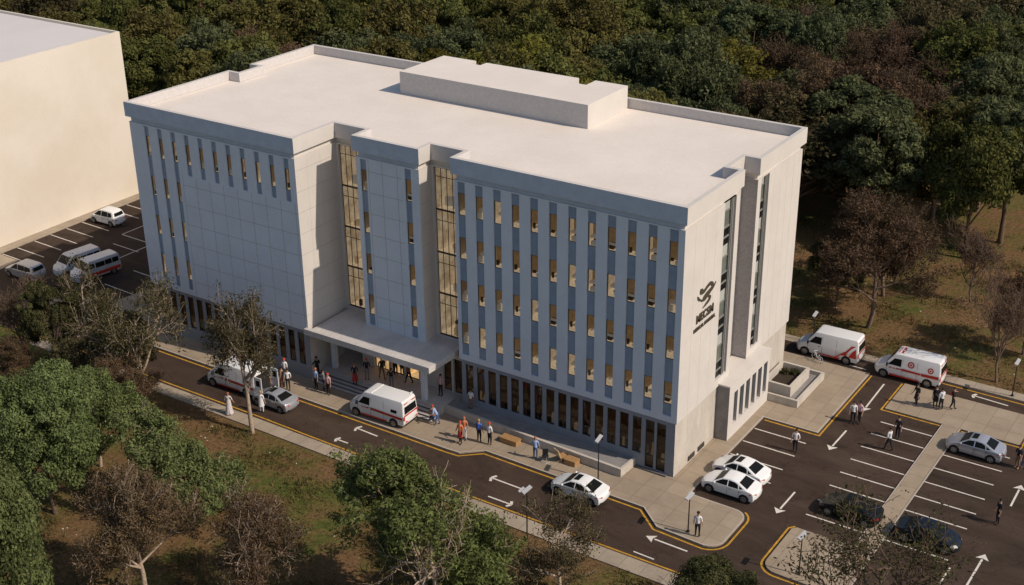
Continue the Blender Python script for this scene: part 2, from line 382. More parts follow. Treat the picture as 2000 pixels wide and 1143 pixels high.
# island with the four people, plus the median walk
c = MB(); I1 = [(8.75,17.65),(13.25,17.65),(13.25,-.7),(9.3,-.7),(9.05,-1.0),(9.05,-4.9)] + arc(10.1,-5.0,1.05,180,270,6) + [(14.2,-6.1),(14.45,-5.6),(14.45,17.65),(18.75,17.65),(18.75,20.2),(22.5,22.3),(8.75,22.3)]
c.prism(I1, -.03, .1); strip(c, [(13.25,17.6),(13.25,-.6)], .09, .103, 1, off=-.06); strip(c, [(14.45,17.6),(14.45,-5.6)], .09, .103, 1, off=.06); tag(c.build('traffic_island', [M['pave'], M['kerb']]), kind='structure')
strip(b, [(8.75,22.3),(8.75,17.65),(13.15,17.65)], .13, .005, off=-.2); strip(b, [(14.6,17.65),(18.75,17.65),(18.75,20.2),(21.5,22)], .13, .005, off=-.2)
strip(b, [(11.3,-.7),(9.3,-.7),(9.05,-1.0),(9.05,-4.9)][1:] + arc(10.1,-5.0,1.05,180,270,6) + [(14.2,-6.1)], .13, .005, off=-.24)
tag(b.build('yellow_kerb_lines', M['yellow']), kind='structure')
# parking lines and arrows
b = MB()
def ln(x0, y0, x1, y1, w=.11, z=.0045):
    d = Vector((x1-x0, y1-y0)).normalized(); n = Vector((-d.y, d.x))*w/2
    b.face([(x0-n.x,y0-n.y,z),(x1-n.x,y1-n.y,z),(x1+n.x,y1+n.y,z),(x0+n.x,y0+n.y,z)])
def arrow(x0, y0, x1, y1, head=.42, hl=.65, w=.13, chev=False):
    d = Vector((x1-x0, y1-y0)).normalized(); n = Vector((-d.y, d.x)); T = Vector((x1, y1)); m = T - d*hl
    if chev:
        ln(x0, y0, T.x, T.y, w); ln(T.x, T.y, (T-d*.2+n*head).x, (T-d*.2+n*head).y, .2, .005); ln(T.x, T.y, (T-d*.2-n*head).x, (T-d*.2-n*head).y, .2, .005); return
    ln(x0, y0, m.x, m.y, w)
    q = m + d*.12
    b.face([(T.x,T.y,.005),((m+n*head).x,(m+n*head).y,.005),(q.x,q.y,.005),((m-n*head).x,(m-n*head).y,.005)])
for y in (9.7,7.62,5.48,3.4,1.3): ln(1.62 if y > 4 else 3.4, y, 5.65, y)
for y in (15.65,13.66,11.53,9.45,7.4,5.41,3.28,1.2): ln(9.15, y, 13.2, y)
for y in (15.6,13.52,11.46,9.35,7.28,5.25,3.2,1.2): ln(14.5, y, 18.65, y)
arrow(7.36,21.5,7.47,16.5); arrow(7.46,13.06,7.4,9.76); arrow(7.49,3.3,7.45,.2); arrow(20.4,-1.2,20.44,3.1); arrow(20.33,9.48,20.26,12.5)
arrow(4.4,-6.84,1.35,-6.77); ln(1.5,-8.7,3.0,-8.75); arrow(-8.2,-6.5,-11.1,-6.45,chev=True,head=.4); arrow(-9.95,-8.5,-8.05,-8.5,chev=True,head=.35); arrow(-21.4,-6.35,-23.5,-6.25,chev=True,head=.4); arrow(-22.6,-8.3,-23.75,-8.3,chev=True,head=.3)
arrow(16.5,23.2,13.75,23.4,chev=True,head=.35); ln(3.9,23.1,5.3,23.05); ln(19,.5,18.95,-1.4); ln(19.6,-4.4,19.5,-3.2)
for i, y in enumerate((1.0,2.8,4.88,6.86,8.87,10.9,12.95,14.95,16.9)): ln(-74.6, y, -70.4, y-.15)
ln(-68.45,10.8,-68.35,19); ln(-68.45,10.8,-64,10.65); ln(-67.3,8.65,-63.5,8.5); ln(-63.95,5.6,-63.8,14); ln(-60.4,5.1,-56,4.9); ln(-60.3,1.5,-56,1.3)
tag(b.build('road_markings', M['white']), kind='structure')
b = MB(); b.prism([(-76,-12),(-74.7,-12),(-74.7,26),(-76,26)], -.03, .1); b.prism([(-74.7,-12),(-70.4,-12),(-71.6,.6),(-74.7,.75)], -.03, .09)
b.prism([(-62.6,-5.1),(-49,-5.1),(-49,4),(-55.5,4),(-56.5,-1),(-62.6,-2.4)], -.03, .085)
tag(b.build('side_pavement', M['walk']), kind='structure')

# ------------------------------------------------------------------ neighbouring blank block
t = empty('blank_building', (-76,0,0)); tag(t, 'tall windowless cream rendered block beside the left car park', 'building')
b = MB(); b.box(-34,0,-26,20.2,0,17.95,0,skip=('t','b')); b.box(-34,-.0,-26,20.2,17.95,17.951,0,skip=('t','b','f','r','k','l'))
b.build('wall', M['blockwall'], t)
b = MB(); b.face([(-34,-26,17.7),(-.25,-26,17.7),(-.25,19.95,17.7),(-34,19.95,17.7)])
for a, c_ in (((-.25,-26),(-.25,19.95)),((-.25,19.95),(-34,19.95))): b.face([(a[0],a[1],17.7),(c_[0],c_[1],17.7),(c_[0],c_[1],17.95),(a[0],a[1],17.95)],1)
b.face([(-.25,-26,17.95),(0,-26,17.95),(0,20.2,17.95),(-.25,19.95,17.95)],1); b.face([(-.25,19.95,17.95),(0,20.2,17.95),(-34,20.2,17.95),(-34,19.95,17.95)],1)
b.build('roof', [M['blockroof'], M['blockwall']], t)

# ------------------------------------------------------------------ the hospital
H = empty('hospital_building', (0,0,0)); tag(H, 'six-storey white hospital with ribbed front tinted blue-grey for shade and pale flat roof', 'building')
ZT, ZR, ZF, ZB, ZO = 20.4, 19.6, 19.2, 18.75, 4.45
P = [(-49.1,-2.7),(-30.95,-2.7),(-30.95,1.95),(-27.85,1.95),(-27.85,.24),(-21.6,.24),(-21.6,1.7),(-18.65,1.7),(-18.65,0),(0,0),(0,8.6),(-1.2,8.6),(-1.2,11.2),(0,11.2),(0,19.6),(-48.3,19.4),(-48.45,11.1),(-47.35,11.1),(-47.4,8.7),(-48.6,8.7)]
def inset(poly, d):
    n = len(poly); out = []
    for i in range(n):
        p0, p1, p2 = Vector(poly[i-1]), Vector(poly[i]), Vector(poly[(i+1) % n])
        a = (p1-p0).normalized(); c = (p2-p1).normalized(); na = Vector((-a.y, a.x)); nc = Vector((-c.y, c.x))
        den = 1 + na.dot(nc); out.append(tuple(p1 + (na+nc)/den*d))
    return out
Pr, Pb = inset(P, .32), inset(P, .18)
n = len(P)
def ring(mb, A, B, z, mi=0, up=True):
    for i in range(len(A)):
        j = (i+1) % len(A); q = [(A[i][0],A[i][1],z),(A[j][0],A[j][1],z),(B[j][0],B[j][1],z),(B[i][0],B[i][1],z)]
        mb.face(q if up else q[::-1], mi)
def walls(mb, A, z0, z1, mi=0, inv=False):
    for i in range(len(A)):
        j = (i+1) % len(A); q = [(A[i][0],A[i][1],z0),(A[j][0],A[j][1],z0),(A[j][0],A[j][1],z1),(A[i][0],A[i][1],z1)]
        mb.face(q[::-1] if inv else q, mi)
b = MB(); walls(b, P, ZF, ZT); ring(b, P, Pr, ZF, up=False)
for i in range(n): b.m[i] = 1 if i in (0,4,8) else (2 if i in (2,6,12) else 0)  # front faces take the shade-tinted fascia, sunny sides stay stucco
walls(b, Pr, ZR, ZT, 2, inv=True); ring(b, P, Pr, ZT, 0)
walls(b, Pr, ZB, ZF, 0)
for i in (0,4,8): b.m[len(b.m)-n+i] = 1
b.build('parapet', [M['stucco'], M['fascia'], M['parapet_in']], H)
Pi = inset(P, .34)
b = MB(); b.face([(x,y,ZR) for x, y in Pi]); b.build('roof', M['roof'], H)
# penthouse on the roof
PH = [(-33.15,12.95),(-14.95,12.8),(-14.95,19.0),(-17.9,19.0),(-17.9,17.5),(-19.4,17.5),(-19.4,18.9),(-28.5,18.9),(-28.5,18.0),(-29.6,18.0),(-29.6,18.95),(-33.0,18.95)]
b = MB(); b.prism(PH, ZR+.003, 21.5, 0, bottom=False)
for i in range(len(PH)+1): b.m[i] = 0
b.m[0] = 1; b.m[1] = 2  # only the front side gets the shade-toned render
b.build('rooftop_plant_room', [M['stucco'], M['roof'], M['plantroom']], H)
# walls with real openings
def wall_edge(mb, A, B, z0, z1, holes, depth=.3, mi=0, mr=None):
    A = Vector(A); B = Vector(B); L = (B-A).length; d = (B-A)/L; nrm = Vector((-d.y, d.x))
    mr = mi if mr is None else mr
    def pt(u, z, w=0.): q = A + d*u + nrm*w; return (q.x, q.y, z)
    us = sorted({0., L} | {round(h[0],4) for h in holes} | {round(h[1],4) for h in holes})
    for a, c_ in zip(us, us[1:]):
        m = (a+c_)/2; hs = sorted([h for h in holes if h[0] < m < h[1]], key=lambda h: h[2]); z = z0
        for h in hs:
            if h[2] > z + 1e-4: mb.face([pt(a,z),pt(c_,z),pt(c_,h[2]),pt(a,h[2])], mi)
            z = h[3]
        if z < z1 - 1e-4: mb.face([pt(a,z),pt(c_,z),pt(c_,z1),pt(a,z1)], mi)
    for (a, c_, h0, h1) in holes:
        mb.face([pt(a,h0),pt(a,h0,depth),pt(a,h1,depth),pt(a,h1)], mr); mb.face([pt(c_,h0),pt(c_,h1),pt(c_,h1,depth),pt(c_,h0,depth)], mr)
        mb.face([pt(a,h0),pt(c_,h0),pt(c_,h0,depth),pt(a,h0,depth)], mr); mb.face([pt(a,h1),pt(a,h1,depth),pt(c_,h1,depth),pt(c_,h1)], mr)
ROWS = (5.8, 9.25, 12.68, 16.08); WH = 1.7
LX, MX, RX = Pb[0][0], Pb[4][0], Pb[8][0]     # left ends of the three front faces
holes = {i: [] for i in range(n)}; cols = []  # cols: (edge, u0, u1, z0, z1, rows)
for k in range(11):
    x0 = -47.27 + 1.5*k; z0 = 4.9 if k < 3 else 15.2
    cols.append((0, x0-LX, x0-LX+.52, z0, 18.63, ROWS if k < 3 else ROWS[3:], .52))
for x0 in (-27.3,-23.12): cols.append((4, x0-MX, x0-MX+.6, 4.9, 18.63, ROWS, .6))
for k in range(12): cols.append((8, -18.2+1.535*k-RX, -18.2+1.535*k-RX+.66, 4.9, 18.66, ROWS, .66))
for e, a, c_, z0, z1, rw, w in cols: holes[e].append((a, c_, z0, z1))
gl = {2: [(.25, 2.95, 4.9, 18.65)], 6: [(.2, 2.8, 4.9, 18.65)]}
for e in gl: holes[e] = gl[e]
holes[9] = [(6.05-.18, 7.85-.18, 5.1, 18.75)]; holes[13] = [(.62, 2.0, 5.15, 18.7)]
b = MB()
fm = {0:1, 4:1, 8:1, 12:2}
for i in range(n):
    A, B = Pb[i], Pb[(i+1) % n]
    wall_edge(b, A, B, ZO, ZB, holes[i], .55 if i in (9,13) else .3, fm.get(i,0))
ring(b, Pb, Pr, ZB, 0); b.face([(x,y,ZO) for x, y in reversed(Pb)], 1)
# panel joints, 3 mm proud
def joint_x(x, y, z0, z1, mi=3): b.box(x-.022,x+.022,y-.003,y,z0,z1,mi,skip=('k',))
def joint_h(x0, x1, y, z, mi=3): b.box(x0,x1,y-.003,y,z-.022,z+.022,mi,skip=('k',))
yL, yM, yR = Pb[0][1], Pb[4][1], Pb[8][1]
for k in range(9): joint_x(-43.4+1.5*k, yL, ZO, 15.15 if k else 15.15)
for z in (14.35,12.62,10.92,9.15,7.45,5.8):
    joint_h(-43.4, Pb[1][0], yL, z)
for x in (-26.5,-25.2,-23.8): joint_x(x, yM, ZO, 18.7)
for z in (17.75,16.05,14.38,12.65,10.95,9.2,7.5,5.8): joint_h(-26.5,-23.35,yM,z)
def joint_s(X, y, z0, z1): b.box(X,X+.003,y-.02,y+.02,z0,z1,4,skip=('l',))
def joint_sh(X, y0, y1, z): b.box(X,X+.003,y0,y1,z-.02,z+.02,3,skip=('l',))
XW = Pb[1][0]
for y in (-1.2,.3): joint_s(XW, y, ZO+.4, 18.7)
for z in (17.75,16.05,14.38,12.65,10.95,9.2,7.5,5.8): joint_sh(XW,-2.5,1.9,z); joint_sh(Pb[5][0],.5,1.6,z)
for y in (1.75,3.3,4.85): joint_s(Pb[9][0], y, ZO, 18.7)
for y in (14.3,15.5,16.7,17.9,18.9): joint_s(Pb[13][0], y, ZO, 18.7)
b.build('wall', [M['stucco'], M['front'], M['rough_grey'], M['joint'], M['jointw']], H)
# blue spandrel panels per column
for e, a, c_, z0, z1, rw, w in cols:
    A = Pb[e]; m = MB(); x0, x1 = A[0]+a, A[0]+c_; zz = z0
    for r_ in list(rw) + [z1-.002]:
        m = MB(); m.box(x0+.002,x1-.002,A[1]+.10,A[1]+.16,zz+.002,r_,0,skip=('k',)); m.build('sill_panel' if zz == z0 else 'spandrel_panel', M['spandrel'], H); zz = r_+WH
# room interiors, six furnishings
def room(depth, wd, ht, seed, mats, name='room_interior', flo=0., clut=True):
    rr = random.Random(seed); m = MB(); h = wd/2; f = .3
    m.face([(-h,0,flo),(h,0,flo),(h,depth,flo),(-h,depth,flo)],0); m.face([(-h,depth,flo),(h,depth,flo),(h,depth,ht),(-h,depth,ht)],1)
    m.face([(-h,0,flo),(-h,depth,flo),(-h,depth,ht),(-h,0,ht)],rr.choice((1,1,2))); m.face([(h,0,flo),(h,0,ht),(h,depth,ht),(h,depth,flo)],1)
    m.face([(-h,0,ht),(-h,depth,ht),(h,depth,ht),(h,0,ht)],1)
    if clut:
        for q in range(rr.randint(2,5)):
            x = rr.uniform(-h*.7,h*.7); y = rr.uniform(.15,min(depth,1.2)*.8); s = rr.uniform(.06,.2)
            m.box(x-s,x+s,y-s*.8,y+s*.8,flo,flo+rr.uniform(.1,.45),rr.choice((3,4,3,5)))
        if rr.random() < .5:
            y = rr.uniform(.5,.8)*depth; m.box(-h*.8,h*.1,y*.6,y,flo+.3,flo+.45,3)
    return m.build(name, mats)
RM = [M['rfloor'], M['rwall'], M['rwall2'], M['clutw'], M['clutd'], M['clutb']]
def mk_window(wd):
    m = MB(); t = .03; h = wd/2
    for q in ((-h,-h+t,0,WH),(h-t,h,0,WH),(-h+t,h-t,0,t),(-h+t,h-t,WH-t,WH)): m.box(q[0],q[1],-.02,.03,q[2],q[3])
    fr = m.build('window', M['frame'])
    m = MB(); m.face([(-h+t,.005,t),(h-t,.005,t),(h-t,.005,WH-t),(-h+t,.005,WH-t)]); g = m.build('window_pane', M['pane'])
    return fr, g
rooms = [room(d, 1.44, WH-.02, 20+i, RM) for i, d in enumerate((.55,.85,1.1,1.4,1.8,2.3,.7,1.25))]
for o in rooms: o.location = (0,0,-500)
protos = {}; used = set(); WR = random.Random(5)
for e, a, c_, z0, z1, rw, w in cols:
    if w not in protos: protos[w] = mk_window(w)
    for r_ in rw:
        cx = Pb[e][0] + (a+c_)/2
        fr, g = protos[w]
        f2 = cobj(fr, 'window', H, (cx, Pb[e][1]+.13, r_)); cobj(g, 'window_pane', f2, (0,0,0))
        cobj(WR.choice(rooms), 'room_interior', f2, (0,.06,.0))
for o in [x for p_ in protos.values() for x in p_] + rooms: bpy.data.objects.remove(o)
# glazed curtain walls in the two recesses
for e, x0, x1 in ((2, Pb[2][0]+.25, Pb[2][0]+2.95), (6, Pb[6][0]+.2, Pb[6][0]+2.8)):
    y = Pb[e][1] + .22; m = MB()
    for z in (4.93,8.42,11.82,15.26,18.6): m.box(x0,x1,y-.03,y+.06,z-.06,z+.06)
    for z in (7.55,10.95,14.4,17.85): m.box(x0,x1,y-.012,y+.03,z-.018,z+.018)
    for k in range(6):
        x = x0 + (x1-x0)*k/5; m.box(x-.018,x+.018,y-.02,y+.025,4.93,18.6)
    cw = m.build('curtain_wall', M['frame'], H)
    m = MB(); m.face([(x0,y,4.93),(x1,y,4.93),(x1,y,18.6),(x0,y,18.6)]); m.build('curtain_glass', M['pane'], cw)
    m = MB(); rr = random.Random(e)
    for z in (4.95,8.42,11.82,15.26):
        zt = z+3.36; d = rr.uniform(2.2,3.2)
        m.face([(x0,y+.07,z),(x1,y+.07,z),(x1,y+d,z),(x0,y+d,z)],0); m.face([(x0,y+d,z),(x1,y+d,z),(x1,y+d,zt),(x0,y+d,zt)],2)
        m.face([(x0,y+.07,z),(x0,y+d,z),(x0,y+d,zt),(x0,y+.07,zt)],2); m.face([(x0,y+.07,zt),(x0,y+d,zt),(x1,y+d,zt),(x1,y+.07,zt)],1)
        for q in range(5):
            xx = rr.uniform(x0+.3,x1-.4); yy = y+rr.uniform(.3,1.6); s = rr.uniform(.1,.3); m.box(xx-s,xx+s,yy-s,yy+s,z,z+rr.uniform(.3,.8),rr.choice((3,4,5)))
    m.build('room_interior', RM, cw)
# slot windows on the sunny end wall
def slot(X, y0, y1, z0, z1, nm):
    m = MB(); x = X-.2; yb = y1-.62 if nm else y1-.55
    m.box(x-.05,x+.14,yb,yb+.1,z0+.01,z1-.01); m.box(x-.05,x+.05,yb+.1,y1-.002,z0+.01,z1-.01); m.box(x-.02,x+.12,yb+.25,yb+.33,z0+.01,z1-.01)
    m.box(x-.05,x+.06,y0+.002,y0+.08,z0+.01,z1-.01)
    fr = m.build('slot_window', M['frameg'], H); m = MB(); z = z0+.01; k = 0; per = 3.43
    while z < z1-.2:
        for h, mi in ((.55,1),(.12,0),(.62,1),(.12,0),(1.12,3),(.1,0),(.8,2)):
            zz = min(z+h, z1-.01)
            if zz <= z: break
            m.box(x-.04,x+(.07 if mi == 0 else .01),y0+.08,yb,z,zz,{0:1,1:0,2:2,3:3}[mi]); z = zz
    m.build('slot_pane', [M['vglass'], M['frameg'], M['sidepanel'], M['slotg']], fr)
M['slotg'] = mat('green_grey_glass', (.16,.18,.15), .08, spec=.6, var=.3, scale=1.2)
slot(Pb[9][0], 6.05, 7.85, 5.1, 18.75, 1); slot(Pb[13][0], Pb[13][1]+.62, Pb[13][1]+2.0, 5.15, 18.7, 0)
# ground storey
G = [(-48.6,-2.35),(-31.2,-2.35),(-31.2,3.2),(-28.8,3.2),(-28.8,1.05),(-18.35,1.05),(-18.35,.3),(-.32,.3),(-.32,19.35),(-48.0,19.2)]
gh = {0: [], 4: [], 6: []}
for k in range(13): gh[0].append((-47.9+1.03*k+48.6, -47.9+1.03*k+48.6+.70, 1.15, 4.08))
gh[0] += [(-34.55+1.03*k+48.6, -34.55+1.03*k+48.6+.68, 1.25, 4.05) for k in range(3)]
GW = [(-18.0+1.025*k) for k in range(15)]
for x in GW: gh[6].append((x+18.35, x+18.35+.71, 1.2, 4.08))
gh[6] += [(-2.62+18.35,-1.92+18.35,.25,4.08),(-1.74+18.35,-1.02+18.35,.25,4.08)]
gh[4] = [(1.2,2.7,.72,3.9),(2.95,4.2,.72,3.9),(4.4,5.7,.72,3.9),(8.1,8.9,.72,3.7),(9.1,9.9,.72,3.7)]
b = MB()
for i in range(len(G)):
    A, B = G[i], G[(i+1) % len(G)]
    wall_edge(b, A, B, 0, ZO-.002, gh.get(i, []), .28, {0:1,2:2,3:2,4:2,5:1,6:1}.get(i,0))
for y in (2.2,4.4,6.2,15,16.5,18): b.box(-.32,-.317,y-.015,y+.015,.1,4.4,3,skip=('l',))
for y, in ((-.9,),(.9,),(2.4,)): b.box(-31.2,-31.197,y-.015,y+.015,.7,4.4,3,skip=('l',))
b.build('ground_floor_wall', [M['concrete'], M['lowfront'], M['stucco'], M['joint']], H)
def gwin(x0, x1, y, z0, z1, seed, deep=2.2, warm=False, name='ground_window'):
    rr = random.Random(seed); m = MB(); t = .05
    for q in ((x0,x0+t,z0,z1),(x1-t,x1,z0,z1),(x0+t,x1-t,z0,z0+t),(x0+t,x1-t,z1-t,z1)): m.box(q[0],q[1],y-.02,y+.04,q[2],q[3])
    if name != 'ground_window': m.box(x0+t,x1-t,y-.04,y+.03,z0+.95,z0+1.03); m.box(x0+t,x1-t,y-.02,y+.03,z0+2.1,z0+2.16)
    fr = m.build(name, M['frame'], H); m = MB(); m.face([(x0+t,y,z0+t),(x1-t,y,z0+t),(x1-t,y,z1-t),(x0+t,y,z1-t)]); m.build('window_pane', M['paned' if not warm else 'pane'], fr)
    d = rr.uniform(1.2,deep); h = .18
    m = MB(); a, c_ = x0-h, x1+h; fl = .7
    m.face([(a,y+.06,fl),(c_,y+.06,fl),(c_,y+d,fl),(a,y+d,fl)],0); m.face([(a,y+d,fl),(c_,y+d,fl),(c_,y+d,z1),(a,y+d,z1)],1)
    m.face([(a,y+.06,fl),(a,y+d,fl),(a,y+d,z1),(a,y+.06,z1)],1); m.face([(a,y+.06,z1),(a,y+d,z1),(c_,y+d,z1),(c_,y+.06,z1)],1)
    for q in range(4):
        xx = rr.uniform(a+.15,c_-.15); yy = y+rr.uniform(.3,d*.8); s = rr.uniform(.05,.18); m.box(xx-s,xx+s,yy-s,yy+s,fl,fl+rr.uniform(.4,1.3),rr.choice((2,3,4,3)))
    m.build('room_interior', [M['entry'] if warm else M['gfloor'], M['entry'] if warm else M['gwall'], M['clutb'], M['clutd'], M['clutw']], fr)
for i, (a, c_, z0, z1) in enumerate(gh[0]): gwin(a-48.6, c_-48.6, -2.35+.09, z0, z1, i)
for i, (a, c_, z0, z1) in enumerate(gh[6]): gwin(a-18.35, c_-18.35, .3+.09, z0, z1, 50+i, name='ground_window' if i < 15 else 'glass_door')
for i, (a, c_, z0, z1) in enumerate(gh[4]): gwin(a-28.8, c_-28.8, 1.05+.2, z0, z1, 90+i, 3, i in (0,1,2), name='glass_door')
# entrance canopy on two columns
b = MB(); b.prism([(-31.3,-2.85),(-19.05,-2.85),(-18.95,-.04),(-18.95,3.3),(-30.74,3.3),(-30.74,-2.5),(-31.3,-2.5)], 4.32, 4.8); b.build('entrance_canopy', M['canopy'], H)
for x, y in ((-21.0,-1.0),(-30.3,-.6)):
    m = MB(); m.box(x-.19,x+.19,y-.19,y+.19,.7,4.32); m.build('canopy_column', M['front'], H)
# entrance plaza, steps
b = MB(); pl = [(-31.2,-1.25),(-19.2,-1.4),(-19.2,.28),(-18.4,.28),(-18.4,1.2),(-28.75,1.2),(-28.75,3.3),(-31.18,3.3)]
b.prism(pl, .1, .7); b.build('entrance_plaza', M['plazam'], H)
b = MB()
for k in range(4):
    y0 = -1.40-.3*(k+1); y1 = -1.2 if k == 0 else -1.40-.3*k
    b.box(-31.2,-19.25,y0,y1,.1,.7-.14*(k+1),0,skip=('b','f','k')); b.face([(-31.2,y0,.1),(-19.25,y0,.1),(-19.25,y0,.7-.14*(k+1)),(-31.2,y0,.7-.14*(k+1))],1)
b.build('entrance_steps', [M['plazam'], M['riser']], H)
b = MB(); b.prism([(-19.2,-.75),(-3.6,-1.45),(-3.5,.2),(-3.5,.29),(-18.4,.29),(-19.19,.285)], .1, .62, 0, 0)
b.prism([(-19.19,-.98),(-3.4,-1.68),(-3.4,-1.46),(-19.19,-.76)], .1, .74, 1); b.prism([(-3.59,-1.44),(-3.4,-1.45),(-3.3,.28),(-3.49,.28)], .1, .74, 1)
b.build('front_terrace', [M['lowwall'], M['concrete']], H)
b = MB(); b.box(-18.9,-18.36,.0,.29,.62,1.0); b.build('terrace_ledge', M['lowwall'], H)
b = MB(); b.prism([(-3.2,.0),(-.8,.0),(-.8,.29),(-3.2,.29)], .1, .2); b.build('door_step', M['riser'], H)
# low side block with slots
b = MB(); SB = [(-.31,6.75),(.72,6.75),(.72,13.95),(-.31,13.95)]
sl = [(7.6,8.22),(8.6,9.3),(9.65,10.35),(10.72,11.42),(11.77,12.48),(12.83,13.5)]
wall_edge(b, SB[0], SB[1], 0, 4.5, [], .3, 1); wall_edge(b, SB[1], SB[2], 0, 4.5, [(a-6.75,c_-6.75,1.1,3.75) for a, c_ in sl], .35, 0); wall_edge(b, SB[2], SB[3], 0, 4.5, [], .3, 0)
b.prism([(-.17,6.7),(.77,6.7),(.77,14.0),(-.17,14.0)], 4.5, 4.62, 0)
b.prism([(-1.3,8.5),(-.171,8.5),(-.171,11.3),(-1.3,11.3)], 4.5, 4.6, 0)
sb = b.build('side_block', [M['stucco'], M['lowwall']], H)
for a, c_ in sl:
    m = MB(); m.box(.30,.38,a+.001,c_-.001,1.1,3.75,0); m.box(.38,.48,(a+c_)/2-.03,(a+c_)/2+.03,1.101,3.749,1); m.build('slot_window', [M['vglass'], M['frameg']], sb)
for a, c_ in ((2.5,3.5),(4.05,5.05)):
    m = MB(); m.box(-.315,-.28,a,c_,.25,.62)
    for k in range(4): m.box(-.28,-.25,a,c_,.28+.09*k,.32+.09*k)
    m.build('vent_louvre', M['louvre'], H)
m = MB(); m.box(-.315,-.24,15.1,15.35,2.1,2.4); m.build('wall_light', M['louvre'], H)
# stepped planter
b = MB()
def box_wall(x0, x1, y0, y1, z0, z1, t=.22, left=True):
    b.box(x0,x1,y0,y0+t,z0,z1); b.box(x1-t,x1,y0+t,y1-t,z0,z1); b.box(x0,x1,y1-t,y1,z0,z1)
    if left: b.box(x0,x0+t,y0+t,y1-t,z0,z1)
box_wall(-.1,2.25,14.75,18.55,.1,1.32); box_wall(-.31,3.15,14.02,19.5,.1,.72,.2,False)
t = empty('concrete_planter', (0,0,0)); tag(t, 'stepped concrete planter against the sunny end wall of the hospital', 'planter'); b.build('planter_wall', M['concrete'], t)
b = MB(); b.face([(-.3,14.2,.42),(2.95,14.2,.42),(2.95,19.3,.42),(-.3,19.3,.42)]); b.build('planter_bed', M['lowwall'], t)
b = MB(); b.face([(.1,14.95,.75),(2.05,14.95,.75),(2.05,18.35,.75),(.1,18.35,.75)]); b.build('planter_soil', M['soil'], t)

# wall emblem and lettering
X0 = -.178
def ribbon(mb, pts, x, th=.05):
    P3 = [Vector((p[0], p[1])) for p in pts]; w = [p[2] for p in pts]; A = []; B = []
    for i, p in enumerate(P3):
        d = (P3[min(i+1,len(P3)-1)] - P3[max(i-1,0)]).normalized(); nn = Vector((-d.y, d.x)); A.append(p+nn*w[i]/2); B.append(p-nn*w[i]/2)
    poly = B + A[::-1]
    mb.face([(x+th,q.x,q.y) for q in poly])
    for i in range(len(poly)):
        q, r_ = poly[i], poly[(i+1) % len(poly)]; mb.face([(x,q.x,q.y),(x,r_.x,r_.y),(x+th,r_.x,r_.y),(x+th,q.x,q.y)])
def smooth(pts, k=5):
    out = []
    for i in range(len(pts)-1):
        p0, p1, p2, p3 = [np.array(pts[max(0,min(len(pts)-1,j))]) for j in (i-1,i,i+1,i+2)]
        for s in range(k):
            t_ = s/k; out.append(tuple(.5*((2*p1)+(-p0+p2)*t_+(2*p0-5*p1+4*p2-p3)*t_*t_+(-p0+3*p1-3*p2+p3)*t_**3)))
    out.append(tuple(pts[-1])); return out
em = MB()
ribbon(em, smooth([(2.86,13.62,.08),(2.95,13.42,.42),(3.35,13.26,.26),(3.85,13.42,.24),(4.3,13.50,.26),(4.62,13.35,.3),(4.7,13.15,.28)]), X0)
ribbon(em, smooth([(5.2,13.32,.02),(4.85,13.1,.2),(4.4,12.98,.32),(3.95,12.85,.42),(3.5,12.72,.42),(3.2,12.66,.18),(3.0,12.70,.1)]), X0+.004)
ribbon(em, smooth([(3.05,12.72,.06),(2.75,12.86,.15),(2.52,13.05,.17),(2.42,13.22,.05)]), X0+.008)
ribbon(em, smooth([(4.1,12.62,.12),(4.38,12.48,.22),(4.2,12.3,.24),(3.75,12.16,.17),(3.3,12.03,.03)]), X0+.006)
sg = empty('wall_sign', (0,0,0)); tag(sg, 'bronze winding emblem with two lines of letters high on the sunny end wall', 'sign')
em.build('emblem', M['emblem'], sg)
def text(s, size, y, z, x, width, parent, bold=.02):
    cu = bpy.data.curves.new('letters', 'FONT'); cu.body = s; cu.size = size; cu.extrude = .03; cu.offset = bold
    o = bpy.data.objects.new('letters', cu); col.objects.link(o)
    dg = bpy.context.evaluated_depsgraph_get(); me = bpy.data.meshes.new_from_object(o.evaluated_get(dg)); bpy.data.objects.remove(o)
    xs = [v.co.x for v in me.vertices]; k = width/(max(xs)-min(xs)); x0 = min(xs)
    for v in me.vertices: v.co = Vector((v.co.z, (v.co.x-x0)*k, v.co.y))
    me.materials.clear(); me.materials.append(M['emblem'])
    o = bpy.data.objects.new('lettering', me); col.objects.link(o); o.location = (x, y, z); o.parent = parent; return o
text('MECSM', .82, 2.4, 11.2, X0+.03, 2.6, sg, .03); text('MEDICAL HOSPITAL', .36, 2.05, 10.62, X0+.03, 3.3, sg, .014)
